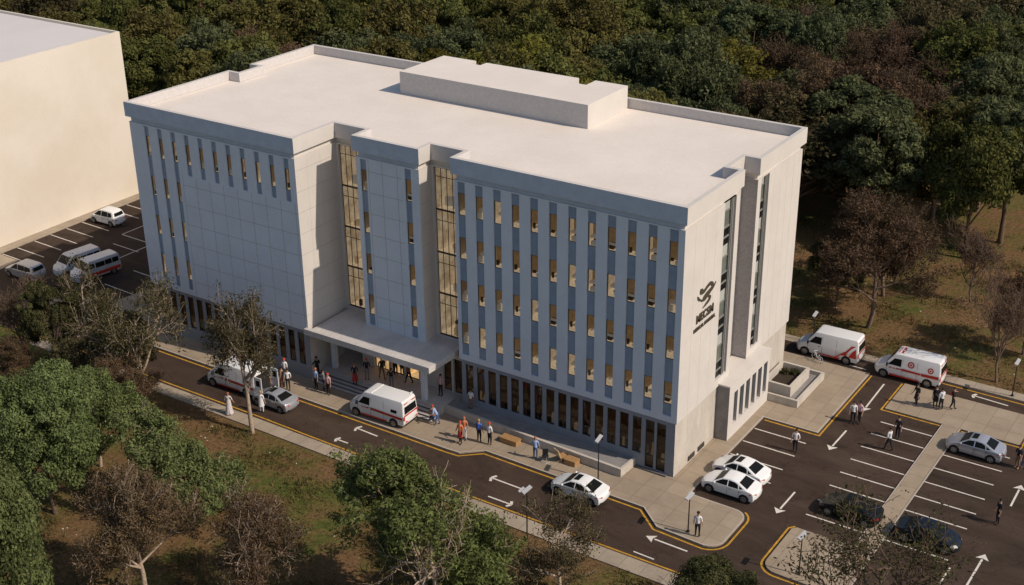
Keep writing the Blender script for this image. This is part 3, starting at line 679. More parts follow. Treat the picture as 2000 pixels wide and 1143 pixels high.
# ------------------------------------------------------------------ street lamps
def make_lamp(h, heads=2):
    t = empty('street_lamp'); m = MB(); m.tube([(0,0,0),(0,0,.12)], .11, 8); m.tube([(0,0,.12),(0,0,h)], [.05,.035], 8); m.build('lamp_post', M['black'], t)
    m = MB(); n0 = len(m.v)
    m.box(-.12,.12,-.4,.4,h-.01,h+.05)
    if heads > 1: m.box(-.36,-.19,-.45,.05,h-.05,h-.01)
    for i in range(n0, len(m.v)):
        x, y, z = m.v[i]; m.v[i] = (x, y, z + .18*y - .25*x)
    m.build('lamp_head', M['lamphead'], t)
    m = MB(); m.box(-.11,.11,-.4,.4,h-.03,h-.012)
    for i in range(len(m.v)): x, y, z = m.v[i]; m.v[i] = (x, y, z + .18*y - .25*x)
    m.build('lamp_lens', M['lens'], t); return t
LG = 'slim black street lamps'
for (x, y, h, lab, z) in ((3.51,-5.0,2.75,'street lamp at the kerb beside the man in a white T-shirt',.1),(-4.88,-11.4,3.9,'street lamp on the grass verge across the road from the front terrace',-.01),(-4.5,-2.92,3.4,'street lamp on the pavement behind the white saloon on the road',.1),(11.37,-5.4,2.9,'street lamp on the pale traffic island at the bottom right',.1),(-.1,25.2,2.6,'street lamp behind the ambulance with the big red swoosh',.09),(16.37,24.75,2.95,'street lamp on the far kerb at the right edge of the picture',.09)):
    o = make_lamp(h, 2 if h == 3.9 else 1); o.location = (x,y,z); o.rotation_euler.z = R(random.uniform(-12,12)); tag(o, lab, 'street lamp', LG)

# ------------------------------------------------------------------ vehicles (nose towards +X of the model)
def shell(outline, hw, belt, top_z, tumble, nose=.25, tailc=.15, sill=.5, taper=.0):
    xs = [p[0] for p in outline]; xmin, xmax = min(xs), max(xs)
    def S(x, z, s, off=0.):
        t = max(0., (z-belt)/(top_z-belt)); w = hw - tumble*t; w -= max(0, (sill-z))*.12
        tn = max(0., (x-(xmax-.9))/.9); tt = max(0., ((xmin+.7)-x)/.7)
        w -= .10*tn*tn + .07*tt*tt
        return Vector((x - nose*(abs(s)**2.4)*tn + tailc*(abs(s)**2.4)*tt, s*w + (off if s > 0 else -off if s < 0 else 0), z))
    return S
def car_body(name, outline, S, belt, parent, paint, wheels, r, bev=.07):
    SS = (-1,-.82,-.4,0,.4,.82,1); m = MB(); n = len(outline)
    for s in SS:
        for x, z in outline: m.v.append(tuple(S(x,z,s)))
    for k in range(len(SS)-1):
        for i in range(n):
            j = (i+1) % n; m.f.append((k*n+i,k*n+j,(k+1)*n+j,(k+1)*n+i)); m.m.append(0)
    lo = [i for i in range(n) if outline[i][1] <= belt+1e-4]; hi_ = [i for i in range(n) if outline[i][1] >= belt-1e-4]
    # outline starts at the belt at the tail, so the cabin indices are contiguous
    for k, flip in ((0,True),(len(SS)-1,False)):
        for idx in (lo, hi_):
            q = [k*n+i for i in idx]; m.f.append(tuple(q if flip else q[::-1])); m.m.append(0)
    o = m.build(name, paint, parent)
    bm = bmesh.new(); bm.from_mesh(o.data); bmesh.ops.recalc_face_normals(bm, faces=bm.faces); bm.to_mesh(o.data); bm.free()
    cutters = []
    def extra(ob):
        for x, s in [(w_, s_) for w_ in wheels for s_ in (-1,1)]:
            c_ = MB(); c_.tube([(x, s*(abs(S(x,.4,1).y)-.28), r),(x, s*(abs(S(x,.4,1).y)+.2), r)], r*1.17, 20)
            q = c_.build('cut', M['under']); q.parent = None; q.matrix_world = parent.matrix_world.copy()
            bm = bmesh.new(); bm.from_mesh(q.data); bmesh.ops.recalc_face_normals(bm, faces=bm.faces); bm.to_mesh(q.data); bm.free()
            md = ob.modifiers.new('x', 'BOOLEAN'); md.operation = 'DIFFERENCE'; md.object = q; md.solver = 'EXACT'
            try: md.material_mode = 'TRANSFER'
            except Exception: pass
            cutters.append(q)
    bevel_apply(o, bev, 3, 22, extra)
    for q in cutters: bpy.data.objects.remove(q)
    for p in o.data.polygons: p.use_smooth = True
    try: o.data.set_sharp_from_angle(angle=R(38))
    except Exception: pass
    return o
def side_poly(m, S, pts, s, off, mi=0):
    q = [S(x, z, s, off) for x, z in pts]; m.face(q if s < 0 else q[::-1], mi)
def top_poly(m, S, a, b, s0, s1, off=.012, mi=0):
    # panel across the car between outline points a and b
    d = Vector((b[0]-a[0], 0, b[1]-a[1])).normalized(); nn = Vector((-d.z, 0, d.x));
    if nn.z < 0: nn = -nn
    st = 6
    for k in range(st):
        u, v = s0+(s1-s0)*k/st, s0+(s1-s0)*(k+1)/st
        m.face([S(a[0],a[1],u)+nn*off, S(b[0],b[1],u)+nn*off, S(b[0],b[1],v)+nn*off, S(a[0],a[1],v)+nn*off], mi)
def lerp(a, b, t): return (a[0]+(b[0]-a[0])*t, a[1]+(b[1]-a[1])*t)
def wheel(t, x, s, r, S, w=.2):
    y = abs(S(x,.4,1).y) - .015; m = MB()
    m.tube([(x,s*(y-w),r),(x,s*(y-w*.9),r),(x,s*(y-.03),r),(x,s*y,r)], [r*.9,r,r,r*.92], 20); tb = m.build('wheel', M['rubber'], t, smooth=False)
    m = MB(); m.tube([(x,s*(y-.05),r),(x,s*(y+.006),r),(x,s*(y+.01),r)], [r*.66,r*.66,r*.2], 18)
    m.build('rim', M['rim'], tb); m2 = MB()
    for k in range(5):
        a = 2*math.pi*k/5; c0, s0 = math.cos(a+.4), math.sin(a+.4)
        m2.tube([(x+c0*r*.42,s*(y+.0),r+s0*r*.42),(x+c0*r*.42,s*(y+.012),r+s0*r*.42)], r*.13, 6)
    m2.build('rim_opening', M['under'], tb)

def make_car(paint, kind='saloon', sunroof=False):
    t = empty('parked_car'); r = .32; hw = .88
    if kind == 'saloon':
        belt = .93; O = [(-1.98,.93),(-1.5,1.02),(-.72,1.36),(-.15,1.43),(.35,1.38),(1.02,.99),(1.2,.93),(1.78,.80),(2.05,.64),(2.12,.42),(2.05,.24),(-2.0,.24),(-2.1,.42),(-2.09,.72)]
        ws, we, rs, re = O[4], O[5], O[2], O[1]; wh = (1.3,-1.28); zt = 1.43; tum = .27
        sg = [[(.92,1.0),(.36,1.31),(-.02,1.355),(-.02,1.0)],[(-.10,1.0),(-.10,1.355),(-.55,1.33),(-.78,1.24),(-.86,1.0)],[(-.93,1.01),(-.88,1.21),(-1.22,1.06)]]
    elif kind == 'hatch':
        belt = .98; O = [(-1.86,.98),(-1.80,1.10),(-1.62,1.52),(-1.3,1.62),(-.2,1.66),(.35,1.60),(1.15,1.08),(1.35,.98),(1.8,.80),(1.95,.6),(1.98,.42),(1.92,.24),(-1.85,.24),(-1.93,.42),(-1.92,.72)]
        ws, we, rs, re = O[5], O[6], O[2], O[1]; wh = (1.22,-1.2); zt = 1.66; tum = .26
        sg = [[(1.0,1.08),(.40,1.50),(.05,1.55),(.05,1.06)],[(-.04,1.06),(-.04,1.55),(-.85,1.53),(-.85,1.06)],[(-.93,1.06),(-.93,1.52),(-1.35,1.48),(-1.6,1.12)]]
    else:
        belt = .98; O = [(-2.13,.98),(-2.08,1.08),(-1.92,1.50),(-1.65,1.58),(-.2,1.62),(.3,1.57),(1.05,1.06),(1.2,.98),(1.85,.84),(2.1,.66),(2.15,.42),(2.08,.24),(-2.05,.24),(-2.18,.42),(-2.18,.74)]
        ws, we, rs, re = O[5], O[6], O[2], O[1]; wh = (1.35,-1.32); zt = 1.62; tum = .24
        sg = [[(.9,1.06),(.32,1.48),(.0,1.53),(.0,1.06)],[(-.08,1.06),(-.08,1.53),(-.9,1.51),(-.9,1.06)],[(-.98,1.06),(-.98,1.51),(-1.7,1.46),(-1.9,1.12)]]
    S = shell(O, hw, belt, zt, tum)
    bd = car_body('body', O, S, belt, t, paint, wh, r)
    m = MB(); top_poly(m, S, lerp(ws,we,.08), lerp(ws,we,.93), -.86, .86); m.build('windscreen', M['vglass'], t)
    m = MB(); top_poly(m, S, lerp(rs,re,.1), lerp(rs,re,.9), -.80, .80); m.build('rear_window', M['vglass'], t)
    for s in (-1,1):
        for q in sg:
            m = MB(); side_poly(m, S, q, s, .012); m.build('side_window', M['vglass'], t)
        xf, xr = O[-5][0] if kind != 'x' else 0, 0
        m = MB(); X = max(p[0] for p in O); z = .66 if kind == 'saloon' else .7
        m.v = []; 
        for (xx, ss) in ((X-.12,.60),(X-.12,.98),(X-.5,1.0)): pass
        q = [S(X-.06,z-.07,s*.55)+Vector((.02,0,0)), S(X-.06,z-.07,s*.97)+Vector((.02,s*.012,0)), S(X-.42,z+.08,s*1.)+Vector((0,s*.014,.0)), S(X-.2,z+.10,s*.62)+Vector((.03,0,.02))]
        m.face(q if s > 0 else q[::-1]); m.build('headlight', M['headl'], t)
        m = MB(); X = min(p[0] for p in O)
        q = [S(X+.03,.70,s*.55)+Vector((-.02,0,0)), S(X+.03,.68,s*.96)+Vector((-.02,s*.01,0)), S(X+.36,.78,s*1.)+Vector((0,s*.014,0)), S(X+.32,.86,s*1.)+Vector((0,s*.014,0)), S(X+.04,.84,s*.94)+Vector((-.02,s*.01,0)), S(X+.04,.82,s*.55)+Vector((-.02,0,0))]
        m.face(q[::-1] if s > 0 else q); m.build('tail_light', M['tail'], t)
        m = MB(); p = S(.85,1.02,s); m.ell((p.x,p.y+s*.11,p.z+.03),(.07,.11,.07),0,8,5); m.ell((p.x,p.y+s*.11,p.z+.03),(.07,.11,-.06),0,8,3); m.build('mirror', paint, t)
        for x in wh: wheel(t, x, s, r, S)
        m = MB()
        for xx in (-.06,-.95 if kind != 'saloon' else -.9,1.0): side_poly(m, S, [(xx-.008,.35),(xx+.008,.35),(xx+.008,.92),(xx-.008,.92)], s, .0105)
        for xx in (-.25,-.98): side_poly(m, S, [(xx-.09,.80),(xx+.09,.80),(xx+.09,.83),(xx-.09,.83)], s, .011)
        m.build('door_gap', M['under'], t)
    X = min(p[0] for p in O); m = MB(); q = [S(X+.02,.30,-.8),S(X+.02,.30,.8),S(X+.02,.42,.8),S(X+.02,.42,-.8)]; m.face([v+Vector((-.02,0,0)) for v in q][::-1]); 
    X = max(p[0] for p in O); q = [S(X-.05,.30,-.6),S(X-.05,.30,.6),S(X-.02,.44,.6),S(X-.02,.44,-.6)]; m.face([v+Vector((.03,0,0)) for v in q]); m.build('bumper_grille', M['under'], t)
    if sunroof:
        a, c_ = ((.28,1.392),(-.12,1.43)); m = MB(); top_poly(m, S, a, c_, -.62, .62, .016); m.build('sunroof', M['vglass'], t)
    return t

def make_van(style, paint=None, L=0.):
    t = empty('ambulance' if style != 'van' else 'parked_van'); r = .35; hw = .98; paint = paint or M['cwhite']; ht = 2.28 if style != 'van' else 1.95
    belt = 1.2 if style != 'van' else 1.1; e = ht
    O = [(-2.70,belt),(-2.62,e-.14),(-2.5,e),(.75,e),(1.0,e-.06),(1.72,1.26),(1.85,belt),(2.45,1.02),(2.66,.82),(2.74,.5),(2.68,.28),(-2.62,.28),(-2.74,.5),(-2.74,.9)]
    wh = (1.78,-1.72); S = shell(O, hw, belt, e, .14, nose=.38, tailc=.05)
    car_body('body', O, S, belt, t, paint, wh, r, .06)
    m = MB(); top_poly(m, S, lerp(O[4],O[5],.1), lerp(O[4],O[5],.95), -.88, .88); m.build('windscreen', M['vglass'], t)
    m = MB(); X = -2.67
    if style != 'open': 
        q = [S(-2.70,1.25,-.82),S(-2.70,1.25,.82),S(-2.645,1.82 if ht > 2 else 1.7,.82),S(-2.645,1.82 if ht > 2 else 1.7,-.82)]; m.face([v+Vector((-.03,0,0)) for v in q][::-1]); m.build('rear_window', M['vglass'], t)
    for s in (-1,1):
        m = MB(); side_poly(m, S, [(1.45,1.30),(.98,1.88 if ht > 2 else 1.7),(.42,1.88 if ht > 2 else 1.7),(.42,1.28)], s, .012); m.build('cab_window', M['vglass'], t)
        m = MB()
        for xx in (.34,1.55,-.85): side_poly(m, S, [(xx-.009,.42),(xx+.009,.42),(xx+.009,1.95 if xx < 1 and ht > 2 else 1.15),(xx-.009,1.95 if xx < 1 and ht > 2 else 1.15)], s, .0105)
        side_poly(m, S, [(.48,1.06),(.66,1.06),(.66,1.11),(.48,1.11)], s, .011)
        m.build('door_seams', M['under'], t)
        for x in wh: wheel(t, x, s, r, S)
        m = MB(); X = 2.6; q = [S(2.63,.72,s*.55)+Vector((.03,0,0)), S(2.63,.72,s*.98)+Vector((.02,s*.012,0)), S(2.3,.9,s)+Vector((0,s*.014,0)), S(2.5,.93,s*.6)+Vector((.04,0,.02))]
        m.face(q if s > 0 else q[::-1]); m.build('headlight', M['headl'], t)
        m = MB(); q = [S(-2.73,.75,s*.84),S(-2.73,.75,s*.99),S(-2.72,1.1,s*.99),S(-2.72,1.1,s*.84)]; q = [v+Vector((-.02,0,0)) for v in q]; m.face(q[::-1] if s > 0 else q); m.build('tail_light', M['tail'], t)
        m = MB(); p = S(1.5,1.32,s); m.box(p.x-.05,p.x+.05,min(p.y+s*.04,p.y+s*.24),max(p.y+s*.04,p.y+s*.24),p.z-.12,p.z+.14); m.build('mirror', M['under'], t)
        if style == 'van':
            for xa, xb in ((.28,-.75),(-.83,-1.6),(-1.68,-2.45)):
                m = MB(); side_poly(m, S, [(xa,1.22),(xa,1.68),(xb,1.68),(xb,1.22)], s, .012); m.build('side_window', M['vglass'], t)
            m = MB(); side_poly(m, S, [(1.3,.5),(1.3,.8),(-2.6,.8),(-2.6,.5)], s, .013); m.build('red_stripe', M['red'], t)
        if style in ('band','open'):
            m = MB(); side_poly(m, S, [(.33,1.16),(.33,.97),(-2.6,.80),(-2.6,1.0)], s, .014); side_poly(m, S, [(1.25,.48),(1.25,.34),(-1.15,.34),(-1.15,.46)], s, .014); m.build('red_stripe', M['red'], t)
            m = MB(); side_poly(m, S, [(-1.55,1.28),(-1.55,1.52),(-2.1,1.52),(-2.1,1.28)], s, .014); m.build('side_window', M['vglass'], t)
            m = MB(); side_poly(m, S, [(1.2,1.0),(1.2,1.06),(.5,1.06),(.5,1.0)], s, .014); m.build('door_marking', M['red'], t)
        if style == 'swoosh':
            m = MB(); side_poly(m, S, [(.9,.52),(.9,.42),(-1.1,.34),(-1.25,.5)], s, .014); side_poly(m, S, [(-.85,.62),(-1.2,.85),(-1.7,1.25),(-2.1,1.75),(-2.48,1.8),(-2.1,1.5),(-1.75,1.05),(-1.75,.8),(-1.25,.78)], s, .016)
            side_poly(m, S, [(-1.95,.72),(-1.95,.85),(-2.2,1.25),(-2.5,1.55),(-2.58,.72)], s, .016); m.build('red_swoosh', M['red'], t)
            m = MB(); side_poly(m, S, [(-.6,.44),(-.6,.36),(-1.2,.66),(-1.3,.72),(-1.05,.68)], s, .018); m.build('orange_swoosh', M['orange'], t)
        if style == 'round':
            m = MB(); side_poly(m, S, [(.33,1.16),(.33,.98),(-1.15,.95),(-1.15,1.11)], s, .014); side_poly(m, S, [(-1.2,1.14),(-1.2,.91),(-2.6,.90),(-2.6,1.16)], s, .014); side_poly(m, S, [(1.3,.52),(1.3,.36),(-1.1,.34),(-1.1,.46)], s, .014)
            m.build('red_stripe', M['red'], t)
            for cx, cz, rr in ((-.35,1.62,.27),(-1.9,1.52,.24)):
                m = MB(); q = []
                for k in range(16):
                    a0, a1 = 2*math.pi*k/16, 2*math.pi*(k+1)/16
                    side_poly(m, S, [(cx+rr*.62*math.cos(a0),cz+rr*.62*math.sin(a0)),(cx+rr*math.cos(a0),cz+rr*math.sin(a0)),(cx+rr*math.cos(a1),cz+rr*math.sin(a1)),(cx+rr*.62*math.cos(a1),cz+rr*.62*math.sin(a1))][::1 if s < 0 else 1], s, .014)
                side_poly(m, S, [(cx-rr*.35,cz-rr*.2),(cx+rr*.35,cz-rr*.35),(cx+rr*.3,cz+rr*.1),(cx-.02,cz+rr*.4)], s, .015)
                m.build('round_emblem', M['red'], t)
            m = MB()
            for k, mm in enumerate((0,1,0,0)): side_poly(m, S, [(1.35-.28*k,1.0),(1.35-.28*k,1.09),(1.15-.28*k,1.09),(1.15-.28*k,1.0)], s, .014, mm)
            m.build('door_marking', [M['red'], M['orange']], t)
    m = MB(); q = [S(-2.74,.32,-.9),S(-2.74,.32,.9),S(-2.74,.46,.9),S(-2.74,.46,-.9)]; m.face([v+Vector((-.03,0,0)) for v in q][::-1]); q = [S(2.7,.32,-.7),S(2.7,.32,.7),S(2.73,.5,.7),S(2.73,.5,-.7)]; m.face([v+Vector((.03,0,0)) for v in q]); m.build('bumper_grille', M['under'], t)
    if style in ('band','round','swoosh','open'):
        m = MB()
        if style != 'open':
            for z0, z1, s0, s1 in ((1.08,1.2,-.9,.9),(.56,.68,-.8,.8)):
                q = [S(-2.73,z0,s0),S(-2.73,z0,s1),S(-2.71,z1,s1),S(-2.71,z1,s0)]; m.face([v+Vector((-.035,0,0)) for v in q][::-1])
        if ht > 2 and style != 'open':
            q = [S(-2.625,2.0,-.85),S(-2.625,2.0,.85),S(-2.62,2.1,.85),S(-2.62,2.1,-.85)]; m.face([v+Vector((-.03,0,0)) for v in q][::-1])
        if m.f: m.build('rear_stripe', M['red'], t)
    if style == 'round':
        m = MB()
        for s0, s1 in ((-.72,-.12),(.02,.62)): m.face([S(.45,e,s0)+Vector((0,0,.008)),S(.85,e-.02,s0)+Vector((0,0,.01)),S(.85,e-.02,s1)+Vector((0,0,.01)),S(.45,e,s1)+Vector((0,0,.008))])
        m.build('roof_marking', M['red'], t)
    if style == 'band':
        m = MB(); m.box(.30,.36,-.8,.8,e,e+.03); m.box(-2.3,-2.2,-.9,-.6,e-.01,e+.05); m.build('roof_rail', M['cwhite'], t)
    if style == 'open':
        m = MB(); m.box(-2.79,-2.75,-.75,.75,.5,2.0,0); m.build('rear_opening_shade', M['under'], t)  # black plate stands in for the dark inside; the body is closed behind
        for s in (-1,1):
            m = MB(); y = s*.95; m.box(-3.5,-2.76,y-.03,y+.03,.5,2.1); d = m.build('rear_door', M['cwhite'], t)
            m = MB(); m.box(-3.35,-2.95,y-.04,y+.04,1.35,1.85); m.build('door_window', M['vglass'], d)
    return t
Z180 = math.pi
def put(o, x, y, rz, label, cat, group=None, z=.0):
    o.location = (x,y,z); o.rotation_euler = (0,0,rz); tag(o, label, cat, group); return o
WC = 'white cars'
c1 = make_car(M['cwhite'], 'saloon', True); put(c1,-4.75,-4.98,Z180,'white saloon with open sunroof parked on the front road beside the kerb','car','saloon cars',.0)
c2 = make_car(M['cwhite'], 'saloon', False); put(c2,3.8,.92,Z180+.01,'white saloon nearer the corner pavement, front one of the pair','car','saloon cars')
c3 = copy_tree(c1); put(c3,3.55,3.05,Z180-.06,'white saloon half hidden behind another white saloon near the building corner','car','saloon cars')
c4 = make_car(M['csilver'], 'saloon', True); put(c4,16.35,14.95,Z180,'silver saloon parked below the island with the four people','car','saloon cars')
c5 = make_car(M['cblack'], 'saloon', True); put(c5,11.7,2.6,Z180-.03,'glossy black saloon parked left of the median footpath','car','saloon cars')
c6 = make_car(M['cnavy'], 'saloon', False); put(c6,16.95,2.45,.0,'dark navy saloon right of the median footpath facing right','car','saloon cars')
c7 = copy_tree(c4); put(c7,-31.0,-6.95,Z180,'small silver car behind the open ambulance, beside the slim tree','car','saloon cars'); c7.scale = (.92,.94,.95)
c8 = make_car(M['cwhite'], 'hatch'); put(c8,-72.2,12.3,Z180+.05,'white hatchback parked nose to the tall cream wall','car')
c9 = make_car(M['csilver'], 'estate'); put(c9,-68.0,-1.35,Z180+.04,'grey estate car with dark windows, leftmost in the car park','car')
v1 = make_van('van', M['cgrey']); put(v1,-64.9,2.2,-math.pi/2-.12,'grey van next to the estate car in the left car park','van'); v1.scale = (.88,.9,1)
v2 = copy_tree(v1); put(v2,-62.4,2.2,-math.pi/2-.16,'grey van half hidden by bare branches, nearest the hospital','van'); v2.scale = (.9,.9,1)
am = 'white and red ambulances'
a1 = make_van('band'); put(a1,-22.85,-3.95,Z180+.04,'ambulance with a straight red side band parked before the entrance steps','ambulance',am,.1)
a2 = make_van('swoosh'); put(a2,1.85,23.85,Z180+.03,'ambulance with a big red swoosh on its rear flank, on the far road','ambulance',am)
a3 = make_van('round'); put(a3,8.6,23.55,Z180+.02,'ambulance with two round red emblems and red roof marks','ambulance',am)
a4 = make_van('open'); put(a4,-35.6,-6.35,Z180+.03,'ambulance with open rear doors behind the slim tree','ambulance',am)

# ------------------------------------------------------------------ benches and small things
def bench(L, x, y, rz, lab):
    t = empty('wooden_bench'); m = MB()
    for k in range(4): m.box(-L/2,L/2,-.34+.172*k,-.34+.172*k+.16,.34,.42)
    m.build('seat', M['wood'], t)
    m = MB(); m.box(-L/2+.03,L/2-.03,-.32,.32,.0,.335); m.build('base', M['wood'], t)
    put(t,x,y,rz,lab,'bench','timber benches on the front pavement',.1)
bench(1.5,-12.5,-1.93,-.03,'long timber block bench beside the person in white top and red hair')
bench(.95,-7.2,-1.98,-.03,'short timber block bench touching the tilted wooden chair')
t = empty('wooden_chair'); m = MB(); m.box(-.3,.3,-.3,.3,.36,.42); m.build('seat', M['wood'], t)
for sx in (-.25,.25):
    for sy in (-.25,.25): m = MB(); m.tube([(sx*1.1,sy*1.1,0),(sx,sy,.36)], .035, 6); m.build('leg', M['wood'], t)
m = MB(); m.box(-.3,.3,-.03,.03,0,.66); bk = m.build('backrest', M['woodp'], t); bk.location = (0,.3,.42); bk.rotation_euler = (R(-18),0,0)
put(t,-8.05,-1.95,R(155),'tilted wooden chair with pale plywood back beside the short bench','chair',None,.1)
t = empty('wire_chair'); m = MB()
for k in range(12):
    a = 2*math.pi*k/12; a2_ = 2*math.pi*(k+1)/12; m.tube([(.3*math.cos(a),.3*math.sin(a),.02),(.3*math.cos(a2_),.3*math.sin(a2_),.02)], .018, 5, caps=False)
for k in range(4):
    a = 2*math.pi*k/4+.4; m.tube([(.3*math.cos(a),.3*math.sin(a),.02),(.12*math.cos(a),.12*math.sin(a),.45)], .015, 5)
m.build('frame', M['lamphead'], t); m = MB(); m.ell((0,0,.48),(.26,.24,.07)); m.ell((0,0,.48),(.26,.24,-.05)); m.build('seat', M['black'], t)
m = MB(); m.v = []; m.prism([(-.2,.12),(.2,.12),(.2,.2),(-.2,.2)], .5, .95); m.build('backrest', M['black'], t)
put(t,-8.95,-2.75,.6,'black chair on a pale wire hoop base next to the person in light blue','chair',None,.1)
t = empty('bicycle')
for x in (-.42,.42):
    m = MB(); q = [(x+.28*math.cos(2*math.pi*k/16),0,.3+.28*math.sin(2*math.pi*k/16)) for k in range(17)]; m.tube(q, .022, 5, caps=False); m.build('wheel', M['lamphead'], t)
m = MB(); F = dict(a=(-.42,0,.3),b=(-.05,0,.3),c=(-.18,0,.72),d=(.3,0,.72),e=(.42,0,.3))
for p_, q_ in ('ab','ac','bc','bd','cd','de'): m.tube([F[p_],F[q_]], .02, 5)
m.tube([(.27,-.22,.84),(.27,.22,.84)], .015, 5); m.tube([F['d'],(.27,0,.84)], .015, 5); m.build('frame', M['cwhite'], t)
m = MB(); m.box(-.28,-.08,-.06,.06,.74,.79); m.build('saddle', M['black'], t)
put(t,1.5,22.15,R(150),'small white bicycle standing beside the ambulance with the red swoosh','bicycle',None,.1)

# ------------------------------------------------------------------ people
SKIN = mat('skin_tone', (.42,.25,.17), .6); SKIND = mat('dark_skin_tone', (.16,.085,.055), .6)
def cm(nm, c): return mat(nm, c, .85, var=.12, scale=9)
CL = dict(white=cm('white_cloth',(.72,.71,.72)), black=cm('black_cloth',(.018,.018,.022)), blue=cm('blue_cloth',(.06,.14,.50)), lblue=cm('light_blue_cloth',(.30,.42,.66)), jeans=cm('blue_denim',(.08,.13,.26)), red=cm('red_cloth',(.45,.04,.03)), orange=cm('orange_patterned_cloth',(.62,.19,.08)), pink=cm('pink_cloth',(.58,.36,.38)), grey=cm('grey_cloth',(.22,.22,.24)), brown=cm('brown_cloth',(.24,.14,.09)), robe=cm('pale_robe_cloth',(.62,.56,.54)), shoe=cm('dark_shoe_leather',(.03,.022,.018)), tan=cm('tan_shoe_leather',(.40,.25,.15)))
HAIR = dict(dark=mat('dark_hair',(.015,.011,.01),.7), red=mat('red_hat_cloth',(.55,.06,.025),.8), ginger=mat('ginger_hair',(.42,.13,.05),.8), fair=mat('fair_hair',(.38,.24,.10),.8), white=mat('white_cap_cloth',(.7,.7,.7),.8))
def person_mesh(name, stride=0., arms=((8,10),(8,10)), lean=0., kneel=False, female=False):
    """arms: (raise sideways deg, elbow bend forward deg) for left and right; forward is +X"""
    V, E, Rd, tagv = [], [], [], []
    def add(p, r, parent, seg):
        V.append(Vector(p)); Rd.append(r); tagv.append(seg)
        if parent is not None: E.append((parent, len(V)-1))
        return len(V)-1
    hz = .93; kz = .50
    if kneel: hz = .50
    lx = math.sin(R(lean))
    pel = add((0,0,hz),(.145,.12),None,'t')
    wa = add((lx*.15,0,hz+.16),(.12,.105) if female else (.135,.11),pel,'s'); ch = add((lx*.4,0,hz+.36),(.165,.115),wa,'s'); sh = add((lx*.5,0,hz+.48),(.13,.09),ch,'s')
    nk = add((lx*.56,0,hz+.56),(.052,.052),sh,'k'); hb = add((lx*.62+.01,0,hz+.63),(.075,.07),nk,'k'); ht_ = add((lx*.66+.01,0,hz+.75),(.092,.08),hb,'k'); hp = add((lx*.66,0,hz+.82),(.07,.065),ht_,'k')
    hands = []
    for i, s in enumerate((1,-1)):
        a, bnd = arms[i]; s0 = add((lx*.45,s*.19,hz+.46),(.062,.06),sh,'s')
        d = Vector((.08+ (stride*.25*(-s)),s*math.sin(R(a)),-math.cos(R(a)))).normalized(); el_ = V[s0] + d*.29
        e0 = add(el_,(.047,.046),s0,'s')
        ax = Vector((1,0,0)); f_ = (d*math.cos(R(bnd)) + (ax - d*d.x)*math.sin(R(bnd))).normalized(); wr = el_ + f_*.25
        w0 = add(wr,(.032,.03),e0,'f'); h0 = add(wr+f_*.08,(.04,.026),w0,'k'); hands.append((wr+f_*.08, f_, s))
    feet = []
    for i, s in enumerate((1,-1)):
        st = stride*s; hip = add((.0,s*.095,hz-.06),(.095,.095),pel,'t')
        if kneel:
            kn = add((.36,s*.12,.42 if s > 0 else .12),(.065,.065),hip,'t'); an = add((.34 if s > 0 else -.05,s*.12,.09),(.045,.045),kn,'t')
            to = add((V[an].x+.17,s*.12,.045),(.045,.035),an,'h')
        else:
            kn = add((st*.22+.03,s*.105,kz),(.066,.066),hip,'t'); an = add((st*.42-(.1 if st < 0 else 0)*abs(stride),s*.11,.10+(.04 if st < 0 else 0)),(.044,.044),kn,'t')
            to = add((V[an].x+.17,s*.13,.045),(.046,.035),an,'h')
    me = bpy.data.meshes.new(name); me.from_pydata([tuple(v) for v in V], E, []); o = bpy.data.objects.new(name, me); col.objects.link(o)
    o.modifiers.new('s','SKIN'); 
    if not me.skin_vertices: 
        bm = bmesh.new(); bm.from_mesh(me); bm.verts.layers.skin.verify(); bm.to_mesh(me); bm.free()
    for i, sv_ in enumerate(me.skin_vertices[0].data): sv_.radius = Rd[i]; sv_.use_root = (i == 0)
    sb_ = o.modifiers.new('u','SUBSURF'); sb_.levels = 1; sb_.render_levels = 1
    dg = bpy.context.evaluated_depsgraph_get(); dg.update(); new = bpy.data.meshes.new_from_object(o.evaluated_get(dg)); bpy.data.objects.remove(o)
    mb = MB(); mb.v = [tuple(v.co) for v in new.vertices]
    edges = [(V[a],V[c_],tagv[c_]) for a, c_ in E]
    def near(p):
        best = (9e9,'s')
        for a, c_, sg in edges:
            ab = c_-a; t_ = max(0,min(1,(p-a).dot(ab)/ab.length_squared)); d = (p-(a+ab*t_)).length
            if d < best[0]: best = (d,sg)
        return best[1]
    mi = {'s':0,'f':1,'k':1,'t':2,'h':3}
    for p in new.polygons:
        mb.f.append(tuple(p.vertices)); c0 = p.center
        g = near(c0)
        if g in 'st': g = 't' if c0.z < hz+.06 and abs(c0.y) < .2 and g != 's' or c0.z < hz-.02 and abs(c0.y) < .17 else 's'
        mb.m.append(mi[g])
    # face: nose, ears, eyes, mouth
    hc = Vector((lx*.66+.01,0,hz+.72))
    mb.ell((hc.x+.088,0,hc.z-.01),(.022,.014,.024),1,6,4,-.9)
    for s in (-1,1): mb.ell((hc.x,s*.082,hc.z),(.02,.012,.03),1,6,4,-.9); mb.ell((hc.x+.078,s*.03,hc.z+.022),(.01,.012,.008),3,6,3,-.9)
    mb.ell((hc.x+.078,0,hc.z-.052),(.01,.025,.006),4,6,3,-.9)
